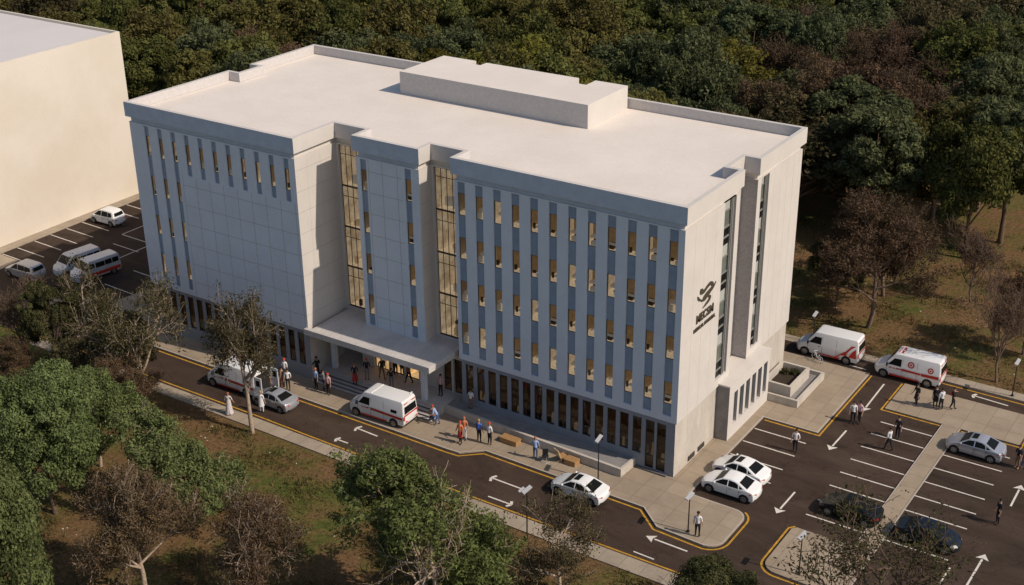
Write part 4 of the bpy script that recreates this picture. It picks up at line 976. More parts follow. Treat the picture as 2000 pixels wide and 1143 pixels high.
    # hands: five separate fingers
    for hp_, f_, s in hands:
        side = Vector((1,0,0)); side = (side - f_*side.dot(f_)).normalized(); pn = f_.cross(side)
        for k in range(4):
            b0 = hp_ + f_*.02 + side*(.033-.022*k); L_ = (.07,.08,.075,.06)[k]; c1_ = b0+f_*L_*.55; c2_ = c1_+(f_*.8+pn*(-s)*.5).normalized()*L_*.45
            mb.tube([b0,c1_,c2_],[.0095,.0085,.0065],5,1)
        b0 = hp_ - f_*.03 + side*.035; c1_ = b0+(f_*.6+side*.8).normalized()*.045; mb.tube([b0,c1_,c1_+f_*.03],[.012,.010,.008],5,1)
    me2 = mb.build(name, [CL['white'],SKIN,CL['black'],CL['shoe'],CL['red']], None, smooth=True); d = me2.data; bpy.data.objects.remove(me2)
    hm = MB(); hm.ell((hc.x-.012,0,hc.z+.03),(.105,.095,.10),0,12,6,-.15)
    if female: hm.ell((hc.x-.06,0,hc.z-.06),(.06,.085,.16),0,10,6,-.95)
    ho = hm.build('hair', HAIR['dark'], None, smooth=True); hd = ho.data; bpy.data.objects.remove(ho)
    return d, hd
PM = {'stand': person_mesh('person_body'), 'walk': person_mesh('person_body', .55, ((10,25),(12,20))), 'phone': person_mesh('person_body', .1, ((14,100),(8,12))), 'hips': person_mesh('person_body', .12, ((35,75),(30,70))),
      'female': person_mesh('person_body', .15, ((10,20),(12,30)), female=True), 'reach': person_mesh('person_body', .3, ((60,30),(20,30))), 'bend': person_mesh('person_body', .3, ((25,60),(25,60)), lean=35), 'kneel': person_mesh('person_body', 0, ((20,70),(20,60)), lean=15, kneel=True)}
def skirt(parent, m_, z0=.25, z1=.98, r0=.24, r1=.14, name='skirt'):
    m = MB(); N_ = 14; 
    for j in range(5):
        t_ = j/4; z = z0+(z1-z0)*t_; r = r0+(r1-r0)*t_**.7
        for k in range(N_):
            a = 2*math.pi*k/N_; rr = r*(1+.07*math.sin(5*a)*(1-t_)); m.v.append((rr*math.cos(a),rr*math.sin(a),z))
    for j in range(4):
        for k in range(N_): m.f.append((j*N_+k,j*N_+(k+1)%N_,(j+1)*N_+(k+1)%N_,(j+1)*N_+k)); m.m.append(0)
    return m.build(name, m_, parent, smooth=True)
def bag(parent, m_, x, y, z):
    m = MB(); m.ell((x,y,z),(.09,.15,.17),0,10,6,-.98); return m.build('backpack', m_, parent, smooth=True)
def person(pose, x, y, z, deg, top, bot, hair, label, skin=SKIN, shoe='shoe', sc=1.08, sk=None, bg=None, sleeves=False, longcoat=None):
    d, hd = PM[pose]; o = bpy.data.objects.new('person', d); col.objects.link(o); o.location = (x,y,z); o.rotation_euler = (0,0,R(deg)); o.scale = (sc,sc,sc*1.0)
    for i, m_ in enumerate((CL[top], skin, CL[bot], CL[shoe], CL['red'])):
        o.material_slots[i].link = 'OBJECT'; o.material_slots[i].material = m_
    h = bpy.data.objects.new('hair' if hair in ('dark','ginger','fair') else 'hat', hd); col.objects.link(h); h.parent = o; h.material_slots[0].link = 'OBJECT'; h.material_slots[0].material = HAIR[hair]
    if sk: skirt(o, CL[sk[0]], *sk[1:])
    if longcoat: skirt(o, CL[longcoat], .55, 1.25, .21, .17, 'long_coat')
    if bg: bag(o, CL[bg], -.17, 0, 1.22)
    tag(o, label, 'person'); return o
person('stand',-33.1,-3.5,.1,-80,'white','grey','red','person in white shirt and red cap in the shade, leftmost by the front pavement')
person('phone',-31.7,-4.7,.1,-60,'white','black','dark','person in white top and black trousers with a black bag at the kerb',bg='black')
person('stand',-32.3,-4.72,.1,200,'brown','brown','dark','person wrapped in brown standing left of the one with the black bag',sk=('brown',.15,1.35,.2,.2))
person('reach',-31.1,-1.9,.1,170,'black','black','dark','person in black holding out a white cloth at the left foot of the steps')
person('stand',-29.9,-3.4,.1,-100,'lblue','black','ginger','person in light blue top and black trousers, left of the pink shirt')
person('female',-29.25,-3.3,.1,60,'grey','black','dark','person in dark grey between the light blue and the pink tops')
person('stand',-28.5,-3.55,.1,-90,'pink','black','red','person in pink shirt with red hair below the entrance steps')
person('walk',-32.95,-9.95,.08,120,'robe','robe','ginger','person in a long pale pink robe on the south footpath beside the slim tree',sk=('robe',.08,1.2,.3,.15))
person('stand',-31.1,-8.35,.0,100,'white','white','fair','person in a long white coat standing in the road right of the slim tree trunk',longcoat='white')
person('kneel',-19.0,-2.6,.1,150,'brown','jeans','ginger','person crouching at the right foot of the entrance steps')
person('bend',-18.5,-2.75,.1,200,'lblue','jeans','red','person in light blue bending over the crouching one',sc=.95)
person('female',-15.5,-4.0,.1,-90,'orange','black','red','person in orange patterned top with red shorts, front one of the pair',sk=('red',.55,.98,.19,.15))
person('female',-15.6,-3.35,.1,-70,'orange','white','ginger','person in orange and white behind the patterned top',bg='grey')
person('stand',-14.5,-3.05,.1,90,'blue','black','fair','person in bright blue top and black trousers on the front pavement',shoe='tan')
person('stand',-13.6,-3.0,.1,80,'white','black','red','person in white top with red hair left of the long timber bench',shoe='tan')
person('phone',-9.7,-2.9,.1,110,'lblue','jeans','ginger','person in light blue shirt and jeans beside the black hoop chair',shoe='tan')
person('female',10.6,19.35,.1,-120,'black','black','dark','person in black dress standing alone left on the island',sk=('black',.55,1.0,.2,.14))
person('stand',11.9,19.8,.1,-60,'black','black','dark','person in a black coat, left one of the island trio',longcoat='black')
person('phone',12.4,19.6,.1,150,'white','black','dark','person in white shirt in the middle of the island trio')
person('reach',13.1,20.2,.1,10,'black','black','dark','person in black pointing left with a red bag, rightmost on the island',bg='red')
person('stand',7.45,14.3,0,-70,'white','black','dark','person in white shirt walking on the lot beside the one in pink')
person('female',7.85,14.6,0,-110,'pink','black','dark','person in pink patterned top on the lot aisle beside the white shirt')
person('stand',11.0,13.95,0,-100,'black','black','dark','person in black with a red backpack among the empty bays',bg='red')
person('walk',11.0,12.0,0,160,'white','black','dark','person in white and blue top walking in the empty bays')
person('phone',5.42,8.2,0,-80,'white','black','dark','person in white shirt looking down in the bays beside the building')
person('stand',20.15,6.9,0,-140,'black','black','dark','man dressed all in black alone on the right side of the car park',sc=1.12)
person('stand',19.4,14.55,0,-110,'black','brown','dark','person in black at the right edge beside the silver saloon',shoe='tan')
person('female',19.8,14.8,0,-70,'pink','jeans','ginger','person in pink at the right edge behind the one in black',shoe='tan')
person('stand',4.27,-5.2,.1,100,'white','black','dark','man in white T-shirt and black trousers on the rounded pavement corner',sc=1.12)
person('female',-27.3,-1.75,.5,-60,'black','black','ginger','person with a red skirt coming down the entrance steps',sk=('red',.4,1.0,.24,.14))
person('stand',-26.8,-.85,.7,-60,'black','grey','red','person in black jacket and red hat at the top of the steps')
person('walk',-25.9,-.1,.7,-30,'black','brown','dark','person in black striding with arms out under the canopy')
person('stand',-25.4,1.0,.7,90,'black','black','dark','person in black at the lit entrance door, left of two')
person('stand',-24.9,1.2,.7,100,'black','black','dark','person in black at the lit entrance door, right of two')
person('walk',-23.6,.4,.7,180,'brown','black','dark','person in dark brown walking under the middle of the canopy')
person('bend',-24.4,-.8,.7,-50,'black','grey','dark','person bending forward on the plaza behind the parked ambulance')
person('stand',-20.3,.15,.7,-90,'pink','black','dark','person in pale pink shirt and black trousers right of the canopy column')
person('stand',-17.3,-.1,.62,-80,'white','brown','dark','person in white shirt on the terrace before the first ground windows',sc=.95)
# ------------------------------------------------------------------ trees
def quads_mesh(name, V, tint, mats):
    """V: (n,4,3) array of quads"""
    n = len(V); me = bpy.data.meshes.new(name); me.vertices.add(n*4); me.vertices.foreach_set('co', V.reshape(-1).astype(np.float32))
    me.loops.add(n*4); me.loops.foreach_set('vertex_index', np.arange(n*4, dtype=np.int32))
    me.polygons.add(n); me.polygons.foreach_set('loop_start', np.arange(0, n*4, 4, dtype=np.int32)); me.polygons.foreach_set('loop_total', np.full(n, 4, dtype=np.int32))
    me.update(calc_edges=True); a = me.attributes.new('tint', 'FLOAT', 'FACE'); a.data.foreach_set('value', np.clip(tint, 0, 1).astype(np.float32))
    for m in mats: me.materials.append(m)
    return me
def leaves(rng, cen, rad, per, size, flat=.75, zmin=-.5, asp=1.9, droop=0.):
    """clumps of leaves on squashed shells around cen"""
    k = len(cen); N_ = k*per; idx = np.repeat(np.arange(k), per)
    d = rng.normal(size=(N_*2,3)); d /= np.linalg.norm(d, axis=1)[:,None]; d = d[d[:,2] > zmin][:N_]
    while len(d) < N_: d = np.vstack([d, d[:N_-len(d)]])
    rr = rad[idx]*rng.uniform(.35,1.08,N_)**.6; P_ = cen[idx] + d*rr[:,None]*np.array([1,1,flat])
    nr = d + rng.normal(size=(N_,3))*.55; nr[:,2] += .25; nr /= np.linalg.norm(nr, axis=1)[:,None]
    t = np.cross(nr, rng.normal(size=(N_,3))); t /= np.linalg.norm(t, axis=1)[:,None]; t[:,2] -= droop; b_ = np.cross(nr, t)
    s = size*rng.uniform(.6,1.3,N_)[:,None]; a = t*s*asp/2; c_ = b_*s/2
    V = np.stack([P_-a, P_+c_-a*.1, P_+a, P_-c_-a*.1], axis=1)
    tint = rng.uniform(0,1,k)[idx]*.55 + rng.uniform(0,.45,N_)
    return V, tint
def trunk_mesh(name, tubes, m_):
    mb = MB()
    for pts, rad in tubes: mb.tube(pts, rad, 6 if rad[0] > .06 else 4, caps=False)
    o = mb.build(name, m_, None, smooth=True); d = o.data; bpy.data.objects.remove(o); return d
def dense_tree(seed, H=13., Rr=5., base=.26, lobes=13, clumps=14, per=55, leaf=.30, crad=.75, bark=None, jit=(.45,.78)):
    rng = np.random.default_rng(seed); hc = H*(1-base); zc = H*base + hc*.5
    L = []
    for i in range(lobes):
        a = 2.4*i + rng.uniform(-.3,.3); zz = -0.72 + 1.5*((i+.5)/lobes) + rng.uniform(-.12,.12); rad = math.sqrt(max(.05,1-min(1,abs(zz))**2.2))*rng.uniform(*jit)
        L.append([math.cos(a)*rad*Rr, math.sin(a)*rad*Rr, zc + zz*hc*.36, rng.uniform(.30,.46)*Rr])
    L.append([0,0,zc+hc*.22,.42*Rr]); cen = []; rad = []
    ctr = np.array([0,0,zc])
    for lx, ly, lz, lr in L:
        c0 = np.array([lx,ly,lz]); out = c0-ctr; out /= np.linalg.norm(out)+1e-6
        for q in range(clumps):
            d = rng.normal(size=3); d /= np.linalg.norm(d); d += out*.7 + np.array([0,0,.35]); d /= np.linalg.norm(d)
            cen.append(c0 + d*lr*rng.uniform(.72,1.05)*np.array([1,1,.85])); rad.append(crad*rng.uniform(.6,1.25))
    cen = np.array(cen); rad = np.array(rad)
    V, tint = leaves(rng, cen, rad, per, leaf)
    z1 = V[:,:,2].max(); V[:,:,2] -= 0; tb = [([(0,0,0),(rng.uniform(-.2,.2),rng.uniform(-.2,.2),H*.2),(rng.uniform(-.3,.3),rng.uniform(-.3,.3),H*.45),(0,0,H*.75)], [.28*H/13,.2*H/13,.14*H/13,.05])]
    for lx, ly, lz, lr in L[::2]:
        z0 = rng.uniform(.22,.45)*H; tb.append(([(0,0,z0),(lx*.35,ly*.35,z0+(lz-z0)*.5),(lx*.8,ly*.8,lz)], [.11*H/13,.07*H/13,.025]))
    return dict(crown=quads_mesh('crown', V, tint, [LM['mid']]), trunk=trunk_mesh('trunk', tb, bark or M['bark']), H=float(z1), R=float(np.abs(V[:,:,:2]).max()))
def branchy(seed, H, Rr, fork=.3, levels=4, kids=(4,5,4,4), up=.55, leafsz=.12, per=6, leafr=.35, twig=.012, r0=.16, bark=None, wob=.25, twigs=True, clump=False, lean=0.):
    rng = np.random.default_rng(seed); tubes = []; tips = []
    def nv(v): return v/np.linalg.norm(v)
    def grow(p, d, L_, r, lev):
        pts = [p]; q = p.copy(); dd = d.copy(); nseg = 4 if lev < 2 else 3
        for s in range(nseg):
            dd = nv(dd + rng.normal(size=3)*wob*.45 + np.array([0,0,up*.12])); q = q + dd*L_/nseg; pts.append(q.copy())
        rads = [max(twig, r*(1-.55*i/nseg)) for i in range(nseg+1)]
        tubes.append(([tuple(x) for x in pts], rads))
        if lev >= levels: tips.append((pts[-1], dd)); tips.append((pts[1], dd)); return
        k = kids[min(lev, len(kids)-1)]
        for i in range(k):
            f = rng.uniform(.4,1.) if lev else rng.uniform(fork,1.); j = min(nseg-1, int(f*nseg)); st = pts[j] + (pts[j+1]-pts[j])*(f*nseg-j if f < 1 else 1)
            a = rng.normal(size=3); a = nv(a - dd*a.dot(dd)); sp = rng.uniform(.55,1.05) if lev else rng.uniform(.7,1.2)
            grow(st, nv(dd*math.cos(sp) + a*math.sin(sp) + np.array([0,0,up*.35])), L_*rng.uniform(.5,.72) if lev else L_*rng.uniform(.42,.62), rads[j]*.62, lev+1)
        if lev: tips.append((pts[-1], dd))
    grow(np.zeros(3), nv(np.array([lean,0,1.])), H*.62, r0, 0)
    P_ = np.array([t[0] for t in tips]); zq = P_[:,2].max(); mxy = P_[:,:2].mean(0)/(P_[:,2].mean()/zq)
    sh = lambda p_: np.array([p_[0]-mxy[0]*p_[2]/zq, p_[1]-mxy[1]*p_[2]/zq, p_[2]])
    tubes = [([tuple(sh(x)) for x in pts], rd) for pts, rd in tubes]; tips = [(sh(t[0]), t[1]) for t in tips]; P_ = np.array([t[0] for t in tips]); zmax = np.quantile(P_[:,2], .99); rm = np.quantile(np.hypot(P_[:,0],P_[:,1]), .9)
    kz = H*.97/zmax; kr = (Rr-leafr*.5)/rm
    def f(p_): w_ = min(1., max(0., p_[2]/(H*.25/kz))); k_ = 1+(kr-1)*w_; return (p_[0]*k_, p_[1]*k_, p_[2]*kz)
    tb = [([f(p_) for p_ in pts], rd) for pts, rd in tubes]; cen = np.array([f(t[0]) for t in tips])
    V, tint = leaves(rng, cen, np.full(len(cen), leafr)*rng.uniform(.6,1.3,len(cen)), per, leafsz, flat=.8, zmin=-.9, asp=2.4 if clump else 2.0)
    big = [t for t in tb if t[1][0] > twig*2.2]; small = [t for t in tb if t[1][0] <= twig*2.2]
    # twigs as slender quads joined to the foliage mesh
    return dict(crown=quads_mesh('crown', V, tint, [LM['brown']]), trunk=trunk_mesh('trunk', big, bark or M['barkt']), twigs=trunk_mesh('twigs', small, bark or M['barkt']) if small and twigs else None, H=H, R=Rr)
DT = [dense_tree(11,per=110,leaf=.21,crad=.85,lobes=15), dense_tree(12,H=12,Rr=5.2,lobes=12,per=110,leaf=.21,crad=.9), dense_tree(13,H=13,Rr=4.6,lobes=17,crad=.75,per=100,leaf=.2), dense_tree(14,H=11,Rr=5,lobes=11,crad=1.0,per=130,leaf=.2,clumps=13), dense_tree(15,H=12.5,Rr=4.8,leaf=.17,per=130,lobes=16,crad=.8)]
BT = [branchy(21,11,4.6,r0=.2,per=13,leafsz=.11,leafr=.5,kids=(8,5,5,4),twig=.016), branchy(22,10,4.4,r0=.18,per=11,leafsz=.10,leafr=.5,kids=(8,5,5,4),up=.8,twig=.016), branchy(23,9,3,r0=.14,per=2,leafsz=.09,leafr=.3,up=.9,kids=(9,6,5,3),twig=.016)]
FT = [branchy(71,13,5.2,fork=.25,levels=3,kids=(12,7,5),r0=.26,per=42,leafsz=.19,leafr=.8,twig=.03,up=.35,clump=True), branchy(72,12,5,fork=.2,levels=3,kids=(13,7,5),r0=.25,per=40,leafsz=.18,leafr=.75,twig=.03,up=.55,clump=True)]
def place(pr, x, y, H, Rr, leaf, label, group, name='broadleaf_tree', bark=None, rz=None, cat='tree'):
    t = empty(name, (x,y,-.01), random.uniform(0,6.28) if rz is None else rz); k = Rr/pr['R']; t.scale = (k,k,H/pr['H'])
    for nm in ('crown','trunk','twigs'):
        if pr.get(nm) is None: continue
        o = bpy.data.objects.new(nm, pr[nm]); col.objects.link(o); o.parent = t
        m_ = LM[leaf] if nm == 'crown' else bark
        if m_ is not None and o.material_slots: o.material_slots[0].link = 'OBJECT'; o.material_slots[0].material = m_
    return tag(t, label, cat, group)
GN = 'trees on the grass south of the road'
big = [dense_tree(31,H=11.2,Rr=4.6,base=.2,lobes=22,clumps=20,per=170,leaf=.125,crad=.80), dense_tree(32,H=12.5,Rr=4.9,base=.12,lobes=20,clumps=16,per=170,leaf=.12,crad=.80,bark=M['barkp'],jit=(.3,1.0)), dense_tree(33,H=8.3,Rr=3.7,base=.15,lobes=15,clumps=13,per=150,leaf=.115,crad=.68,bark=M['barkp'])]
lf = [branchy(61,11.9,5.2,fork=.22,levels=4,kids=(10,5,5,3),r0=.24,per=22,leafsz=.125,leafr=.55,twig=.014,bark=M['barkp'],up=.35,clump=True,wob=.3), branchy(62,8.4,3.8,fork=.2,levels=4,kids=(9,5,5,3),r0=.18,per=20,leafsz=.11,leafr=.46,twig=.012,bark=M['barkp'],up=.3,clump=True,wob=.35)]
place(big[0],-33.4,-26.0,11.3,4.7,'lush','largest lush green tree at the left edge',GN)
place(big[0],-23.6,-37.6,13.0,4.2,'lush','lush green tree in the bottom left corner',GN,rz=2.)
place(big[2],-35.5,-20.3,8.2,3.3,'lush','lush green tree just right of and behind the largest lush one',GN)
place(lf[1],-25.6,-21.6,7.6,3.5,'lush','round green tree standing alone between the lush left trees and the slim roadside tree',GN,rz=2.6)
place(lf[0],-6.3,-20.0,10.6,4.9,'fresh','big green tree in the middle foreground hiding the footpath',GN,rz=1.5)
bf = branchy(41,10.2,2.9,fork=.25,levels=3,kids=(9,4,4),r0=.2,per=3,leafsz=.1,leafr=.3,bark=M['barkp'],twig=.016,up=.25,wob=.5)
place(bf,-4.6,-21.9,10.2,2.9,'olive','pale almost leafless tree in front of the big green one',GN,name='bare_tree',bark=M['barkp'])
br = branchy(42,8.7,3.0,r0=.17,per=12,leafsz=.075,leafr=.42,kids=(9,6,5,4),twig=.011)
brb = branchy(43,8,3.1,r0=.17,per=9,leafsz=.075,leafr=.42,kids=(9,6,5,4),twig=.011)
place(br,-21.4,-28.9,8.7,3.1,'brown','brown feathery tree below the round green one',GN,name='brown_tree',bark=M['barkp'],rz=0)
place(brb,-14.1,-26.4,8.0,3.2,'rust','reddish brown twiggy tree at the bottom edge left of the big green tree',GN,name='brown_tree',bark=M['barkp'],rz=1)
gum = [branchy(51,11.4,2.6,fork=.45,levels=3,kids=(13,6,4),r0=.2,per=16,leafsz=.085,leafr=.5,twig=.014,bark=M['barkp'],up=.35,clump=True,wob=.2), branchy(52,10,3.3,fork=.25,levels=3,kids=(10,6,5),r0=.19,per=13,leafsz=.09,leafr=.55,twig=.015,bark=M['barkp'],up=.35,clump=True,wob=.45), branchy(53,6.4,3,fork=.2,levels=3,kids=(10,6,4),r0=.13,per=16,leafsz=.075,leafr=.45,twig=.012,bark=M['barkp'],up=.4,clump=True,wob=.35), branchy(54,11.6,4.3,fork=.3,levels=3,kids=(10,6,4),r0=.2,per=8,leafsz=.10,leafr=.62,twig=.018,bark=M['bark'],up=.3,clump=True,wob=.4)]
place(gum[0],-29.63,-10.97,11.4,2.55,'gum','slim tall roadside tree with a pale trunk beside the small silver car',GN,name='slim_tree',bark=M['barkp'])
place(gum[2],-.4,-14.6,6.5,3.0,'gum','small airy tree right of the lamp on the verge',GN,name='slim_tree',bark=M['barkp'])
place(gum[3],17.9,-11.4,11.6,4.4,'shade','airy dark tree at the bottom right over the median footpath',GN,name='slim_tree',bark=M['bark'],rz=.5)
place(big[2],9.2,-13.3,5.2,2.7,'shade','low dark green tree cut by the bottom edge near the pale island',GN,rz=3)
place(gum[1],-38.8,-13.2,10.8,3.4,'gum','pale-limbed tree beside the front of the ambulance with open doors',GN,name='slim_tree',bark=M['barkp'],rz=2.2)
place(gum[1],-46.9,-10.6,9.0,3.0,'gum','tall forked pale-limbed tree before the left end of the hospital',GN,name='slim_tree',bark=M['barkp'],rz=4.)
place(DT[4],-49.6,-12.4,8.2,2.8,'shade','dark dense tree left of the tall forked one',GN,rz=1)
place(BT[2],-53.7,-12.6,7.4,2.5,'rust','reddish twiggy tree at the left edge below the parked estate car',GN,name='brown_tree')
place(DT[1],-44.0,-14.6,5.6,2.6,'gum','low bushy grey-green tree under the forked pale tree',GN)
place(BT[1],-37.6,-15.6,6.2,2.4,'brown','low brown tree behind the lush green trees',GN,name='brown_tree')
place(DT[2],-41.5,-11.9,7.2,2.4,'gum','narrow olive tree between the forked and the roadside pale-limbed trees',GN)
place(BT[0],-50.5,-16.8,5.0,2.3,'brown','small brown tree at the left edge above the largest lush tree',GN,name='brown_tree')
GL = 'trees on the lawn behind the far road'
place(BT[0],2.75,30.5,11.3,4.9,'rust','broad brown tree with a leaning trunk behind the two moving ambulances',GL,name='brown_tree')
place(BT[1],1.6,37.5,9.8,4.2,'brown','brown tree just behind the broad brown one on the lawn',GL,name='brown_tree')
place(BT[2],8.6,40.3,7.6,2.1,'rust','small leafless tree alone in the middle of the far lawn',GL,name='bare_tree')
place(BT[2],14.67,26.5,9.6,2.5,'brown','thin brown tree behind the far kerb lamp at the right edge',GL,name='bare_tree')
place(BT[0],15.2,32.5,7.5,3.0,'rust','bushy brown tree touching the right edge behind the thin one',GL,name='brown_tree')
place(DT[3],-1.2,33.2,6.2,2.9,'shade','dark round green tree in the shade behind the broad brown one',GL)

# forest behind the building
import bisect
def px(p_):
    d = Vector(p_) - Vector((34.6574,-71.6576,50.9442)); z = d.dot(FWD); return 1000 + 2605.96*d.dot(RT)/z, 571.5 - 2605.96*d.dot(UP)/z, z
_y, _p, _r = 0.5916528899, -0.4313813210, -0.0120576971
_f = Vector((-math.sin(_y)*math.cos(_p), math.cos(_y)*math.cos(_p), math.sin(_p))); _rt = Vector((math.cos(_y), math.sin(_y), 0)); _u = _rt.cross(_f)
FWD = _f; RT = _rt*math.cos(_r) + _u*math.sin(_r); UP = -_rt*math.sin(_r) + _u*math.cos(_r)
RL = [(0,16),(234,60),(270,190),(616,88),(1580,252),(1600,420),(1700,430),(1900,470),(2100,480)]
def roofline(x):
    for (a, ya), (c_, yc) in zip(RL, RL[1:]):
        if a <= x <= c_: return ya + (yc-ya)*(x-a)/(c_-a)
    return 60 if x < 0 else 480
FR = random.Random(3); spots = []
STEP = 8.4
for j in range(0, 20):
    for i in range(-22, 7):
        x = i*STEP + (j % 2)*STEP/2 + FR.uniform(-1.7,1.7); y = 28 + j*STEP*.86 + FR.uniform(-1.7,1.7)
        if x > -11 and y < 47.5 + max(0,(x+2))*.25: continue
        if x > -14 and y < 33: continue
        H_ = FR.uniform(11.5,16); R_ = FR.uniform(4.9,6.5)
        tx, ty, tz = px((x,y,H_)); 
        if tz < 10: continue
        rp = R_*2606/tz
        if tx < -rp*.8 or tx > 2000+rp*.9: continue
        if ty > roofline(max(0,min(2000,tx))) - 6 and tx < 1590: 
            if all(ty > roofline(max(0,min(2000,tx+q*rp*.7))) - 6 for q in (-1,1)): continue
        bx, by, _z = px((x,y,4)); 
        if by < -8: continue
        cx, cy_, _z = px((x,y,0))
        if (1630 < cx < 1750 and -40 < cy_ < 60) or (1850 < cx < 1960 and -60 < cy_ < 40) or (1960 < cx and 225 < cy_ < 300): continue
        spots.append((x,y,H_,R_,tx,ty+ rp*.7))
spots.sort(key=lambda s: s[5]); 
rows = [-1e9,60,130,210,300,1e9]; rown = ['along the top edge of the picture','in the second band of the forest','in the third band, close behind the roof','on the right, level with the roof corner','at the forest edge facing the lawn']
kname = dict(dark='dark green',mid='mid green',olive='olive green',yellow='yellow-green',brown='brown',rust='red-brown',gum='grey-green')
per_row = {}
items = []
for s in spots:
    tx, ty = s[4], s[5]; u = FR.random()
    if tx < 260: kd = 'olive' if u < .45 else 'mid' if u < .75 else 'gum'
    elif tx < 700: kd = 'olive' if u < .38 else 'mid' if u < .68 else 'dark' if u < .82 else 'brown' if u < .86 else 'yellow' if u < .92 else 'mid'
    elif tx < 1400: kd = 'dark' if u < .4 else 'mid' if u < .75 else 'olive' if u < .93 else 'yellow'
    elif tx < 1800 and 60 < ty < 330: kd = 'rust' if u < .35 else 'brown' if u < .6 else 'dark' if u < .85 else 'gum'
    else: kd = 'dark' if u < .4 else 'gum' if u < .6 else 'mid' if u < .85 else 'olive'
    row = bisect.bisect(rows, ty)-1; items.append([s, kd, row])
def ordn(k): return {1:'leftmost',2:'second from the left',3:'third from the left',4:'fourth from the left',5:'fifth from the left',6:'sixth from the left',7:'seventh from the left',8:'eighth from the left',9:'ninth from the left',10:'tenth from the left'}.get(k, '%dth from the left' % k)
cnt = {}
for it in sorted(items, key=lambda q: q[0][4]):
    s, kd, row = it; c_ = cnt.get((kd,row),0)+1; cnt[(kd,row)] = c_
    pr = FR.choice(DT+FT+FT) if kd not in ('brown','rust') else (FR.choice(BT[:2]) if FR.random() < .65 else FR.choice(FT))
    lab = '%s %s tree %s' % (ordn(c_), kname[kd], rown[row])
    place(pr, s[0], s[1], s[2], s[3], kd, lab, 'forest trees behind the hospital', name='forest_tree')
print('forest trees', len(items))
# undergrowth, grass tufts, planter weeds
rng = np.random.default_rng(9)
def tufts(name, regions, n, h, label, leaf='grass', spread=.12, blades=3, clus=.5):
    pts = []
    for (x0,x1,y0,y1,w_) in regions:
        k = int(n*w_); c_ = np.stack([rng.uniform(x0,x1,k), rng.uniform(y0,y1,k)],1)
        q = np.sin(c_[:,0]*.9+np.sin(c_[:,1]*.7)*2)+np.sin(c_[:,1]*1.1+c_[:,0]*.35)+rng.normal(size=k)*.8; pts.append(c_[q > clus])
    P_ = np.concatenate(pts); P_ = np.repeat(P_, blades, 0); k = len(P_); P_ = P_ + rng.normal(size=(k,2))*spread
    a = rng.uniform(0,6.28,k); ww = rng.uniform(.02,.05,k); hh = h*rng.uniform(.4,1.3,k); dx = np.cos(a)*ww; dy = np.sin(a)*ww; lx = rng.normal(size=k)*.08; ly = rng.normal(size=k)*.08
    z = np.zeros(k)-.01
    V = np.stack([np.stack([P_[:,0]-dx,P_[:,1]-dy,z],1), np.stack([P_[:,0]+dx,P_[:,1]+dy,z],1), np.stack([P_[:,0]+dx*.4+lx,P_[:,1]+dy*.4+ly,z+hh],1), np.stack([P_[:,0]-dx*.4+lx,P_[:,1]-dy*.4+ly,z+hh],1)],1)
    me = quads_mesh(name, V, rng.uniform(0,1,k), [LM[leaf]]); o = bpy.data.objects.new(name, me); col.objects.link(o); return tag(o, label, 'grass', None, 'stuff')
tufts('grass', [(-66,-2,-42,-10.95,.75),(-2,16,-22,-10.95,.12),(-12,30,25.6,52,.35)], 52000, .16, 'short brown and green grass covering the lawns')
tufts('undergrowth', [(-66,-2,-42,-11.4,.5),(-4,16,-24,-11.4,.1),(-12,30,26.5,60,.5)], 2600, .38, 'scattered weeds and low undergrowth in the grass', 'shade', .25, 9, .9)
m = MB()
for k in range(160):
    x, y = (random.uniform(-1,24), random.uniform(26,44)) if k < 95 else (random.uniform(-40,-4), random.uniform(-32,-11.5)); s = random.uniform(.03,.10); m.ell((x,y,-.02),(s,s*.8,s*.7),0,5,3,-.2)
tag(m.build('scattered_stones', M['stone']), 'small pale stones scattered in the grass', 'stones', None, 'stuff')
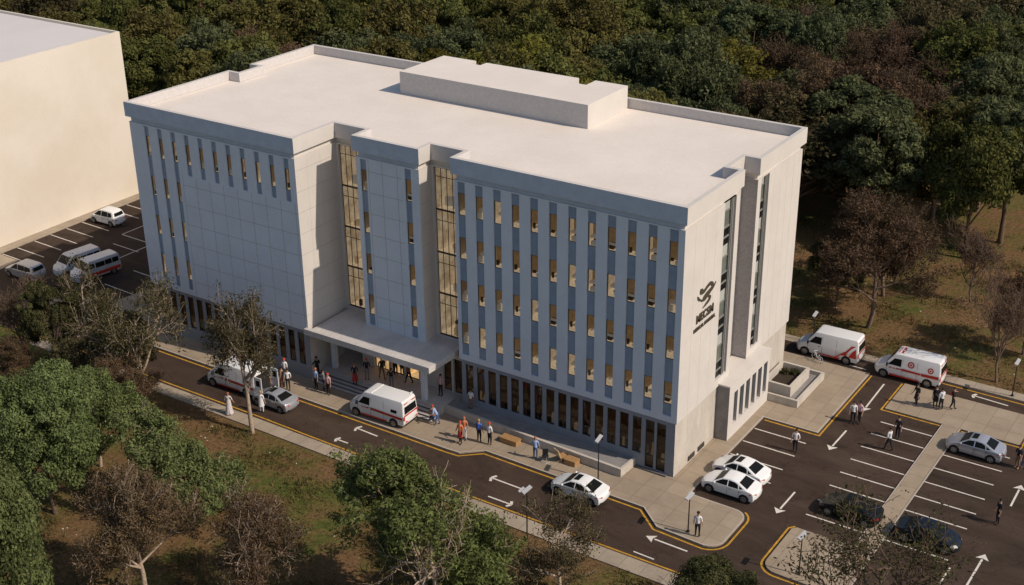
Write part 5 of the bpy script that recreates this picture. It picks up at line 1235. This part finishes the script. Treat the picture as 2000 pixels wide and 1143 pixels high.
for k, (x, y) in enumerate(((.6,17.6),(1.2,17.9))):
    cen = np.array([[0,0,.12],[.1,.1,.25],[-.12,.05,.2]]); V, ti = leaves(np.random.default_rng(k), cen, np.array([.3,.25,.25]), 60, .10, flat=.9); me = quads_mesh('shrub', V, ti, [LM['shade']])
    o = bpy.data.objects.new('shrub', me); col.objects.link(o); o.location = (x,y,.76); tag(o, 'small dark shrub in the stepped planter, %s' % ('nearer the wall','farther from the wall')[k], 'shrub', 'shrubs in the planter')
# ------------------------------------------------------------------ camera, light
S = .85
yaw, pitch, roll = 0.5916528899, -0.4313813210, -0.0120576971
cam = bpy.data.cameras.new('camera'); co = bpy.data.objects.new('camera', cam); col.objects.link(co); scene.camera = co
cy, sy, cp, sp = math.cos(yaw), math.sin(yaw), math.cos(pitch), math.sin(pitch)
fwd = Vector((-sy*cp, cy*cp, sp)); rt = Vector((cy, sy, 0)); up = rt.cross(fwd)
c_, s_ = math.cos(roll), math.sin(roll); r2 = rt*c_ + up*s_; u2 = -rt*s_ + up*c_
co.matrix_world = Matrix(((r2.x,u2.x,-fwd.x,34.6574),(r2.y,u2.y,-fwd.y,-71.6576),(r2.z,u2.z,-fwd.z,50.9442),(0,0,0,1)))
cam.sensor_width = 36; cam.lens = 36*2605.959/2000; cam.clip_end = 2000; cam.clip_start = 1
el, az = R(41.2), R(6.5)
sv = Vector((math.cos(el)*math.cos(az), math.cos(el)*math.sin(az), math.sin(el)))
sd = bpy.data.lights.new('sun', 'SUN'); sd.energy = 3.7; sd.angle = R(.5); sd.color = (1, .885, .76)
so = bpy.data.objects.new('sun', sd); col.objects.link(so); so.rotation_euler = (-sv).to_track_quat('-Z', 'Y').to_euler(); so.location = (40, 10, 60)
w = bpy.data.worlds.new('World'); scene.world = w; w.use_nodes = True; nt = w.node_tree
sk = nt.nodes.new('ShaderNodeTexSky'); sk.sky_type = 'NISHITA'; sk.sun_disc = False; sk.sun_elevation = el; sk.sun_rotation = math.pi/2 - az
nt.links.new(sk.outputs[0], nt.nodes['Background'].inputs['Color']); nt.nodes['Background'].inputs['Strength'].default_value = .10
scene.view_settings.view_transform = 'Standard'; scene.view_settings.look = 'None'; scene.view_settings.exposure = 0.; scene.view_settings.gamma = 1
try:
    scene.cycles.max_bounces = 6; scene.cycles.transparent_max_bounces = 12; scene.cycles.use_denoising = True
except Exception: pass
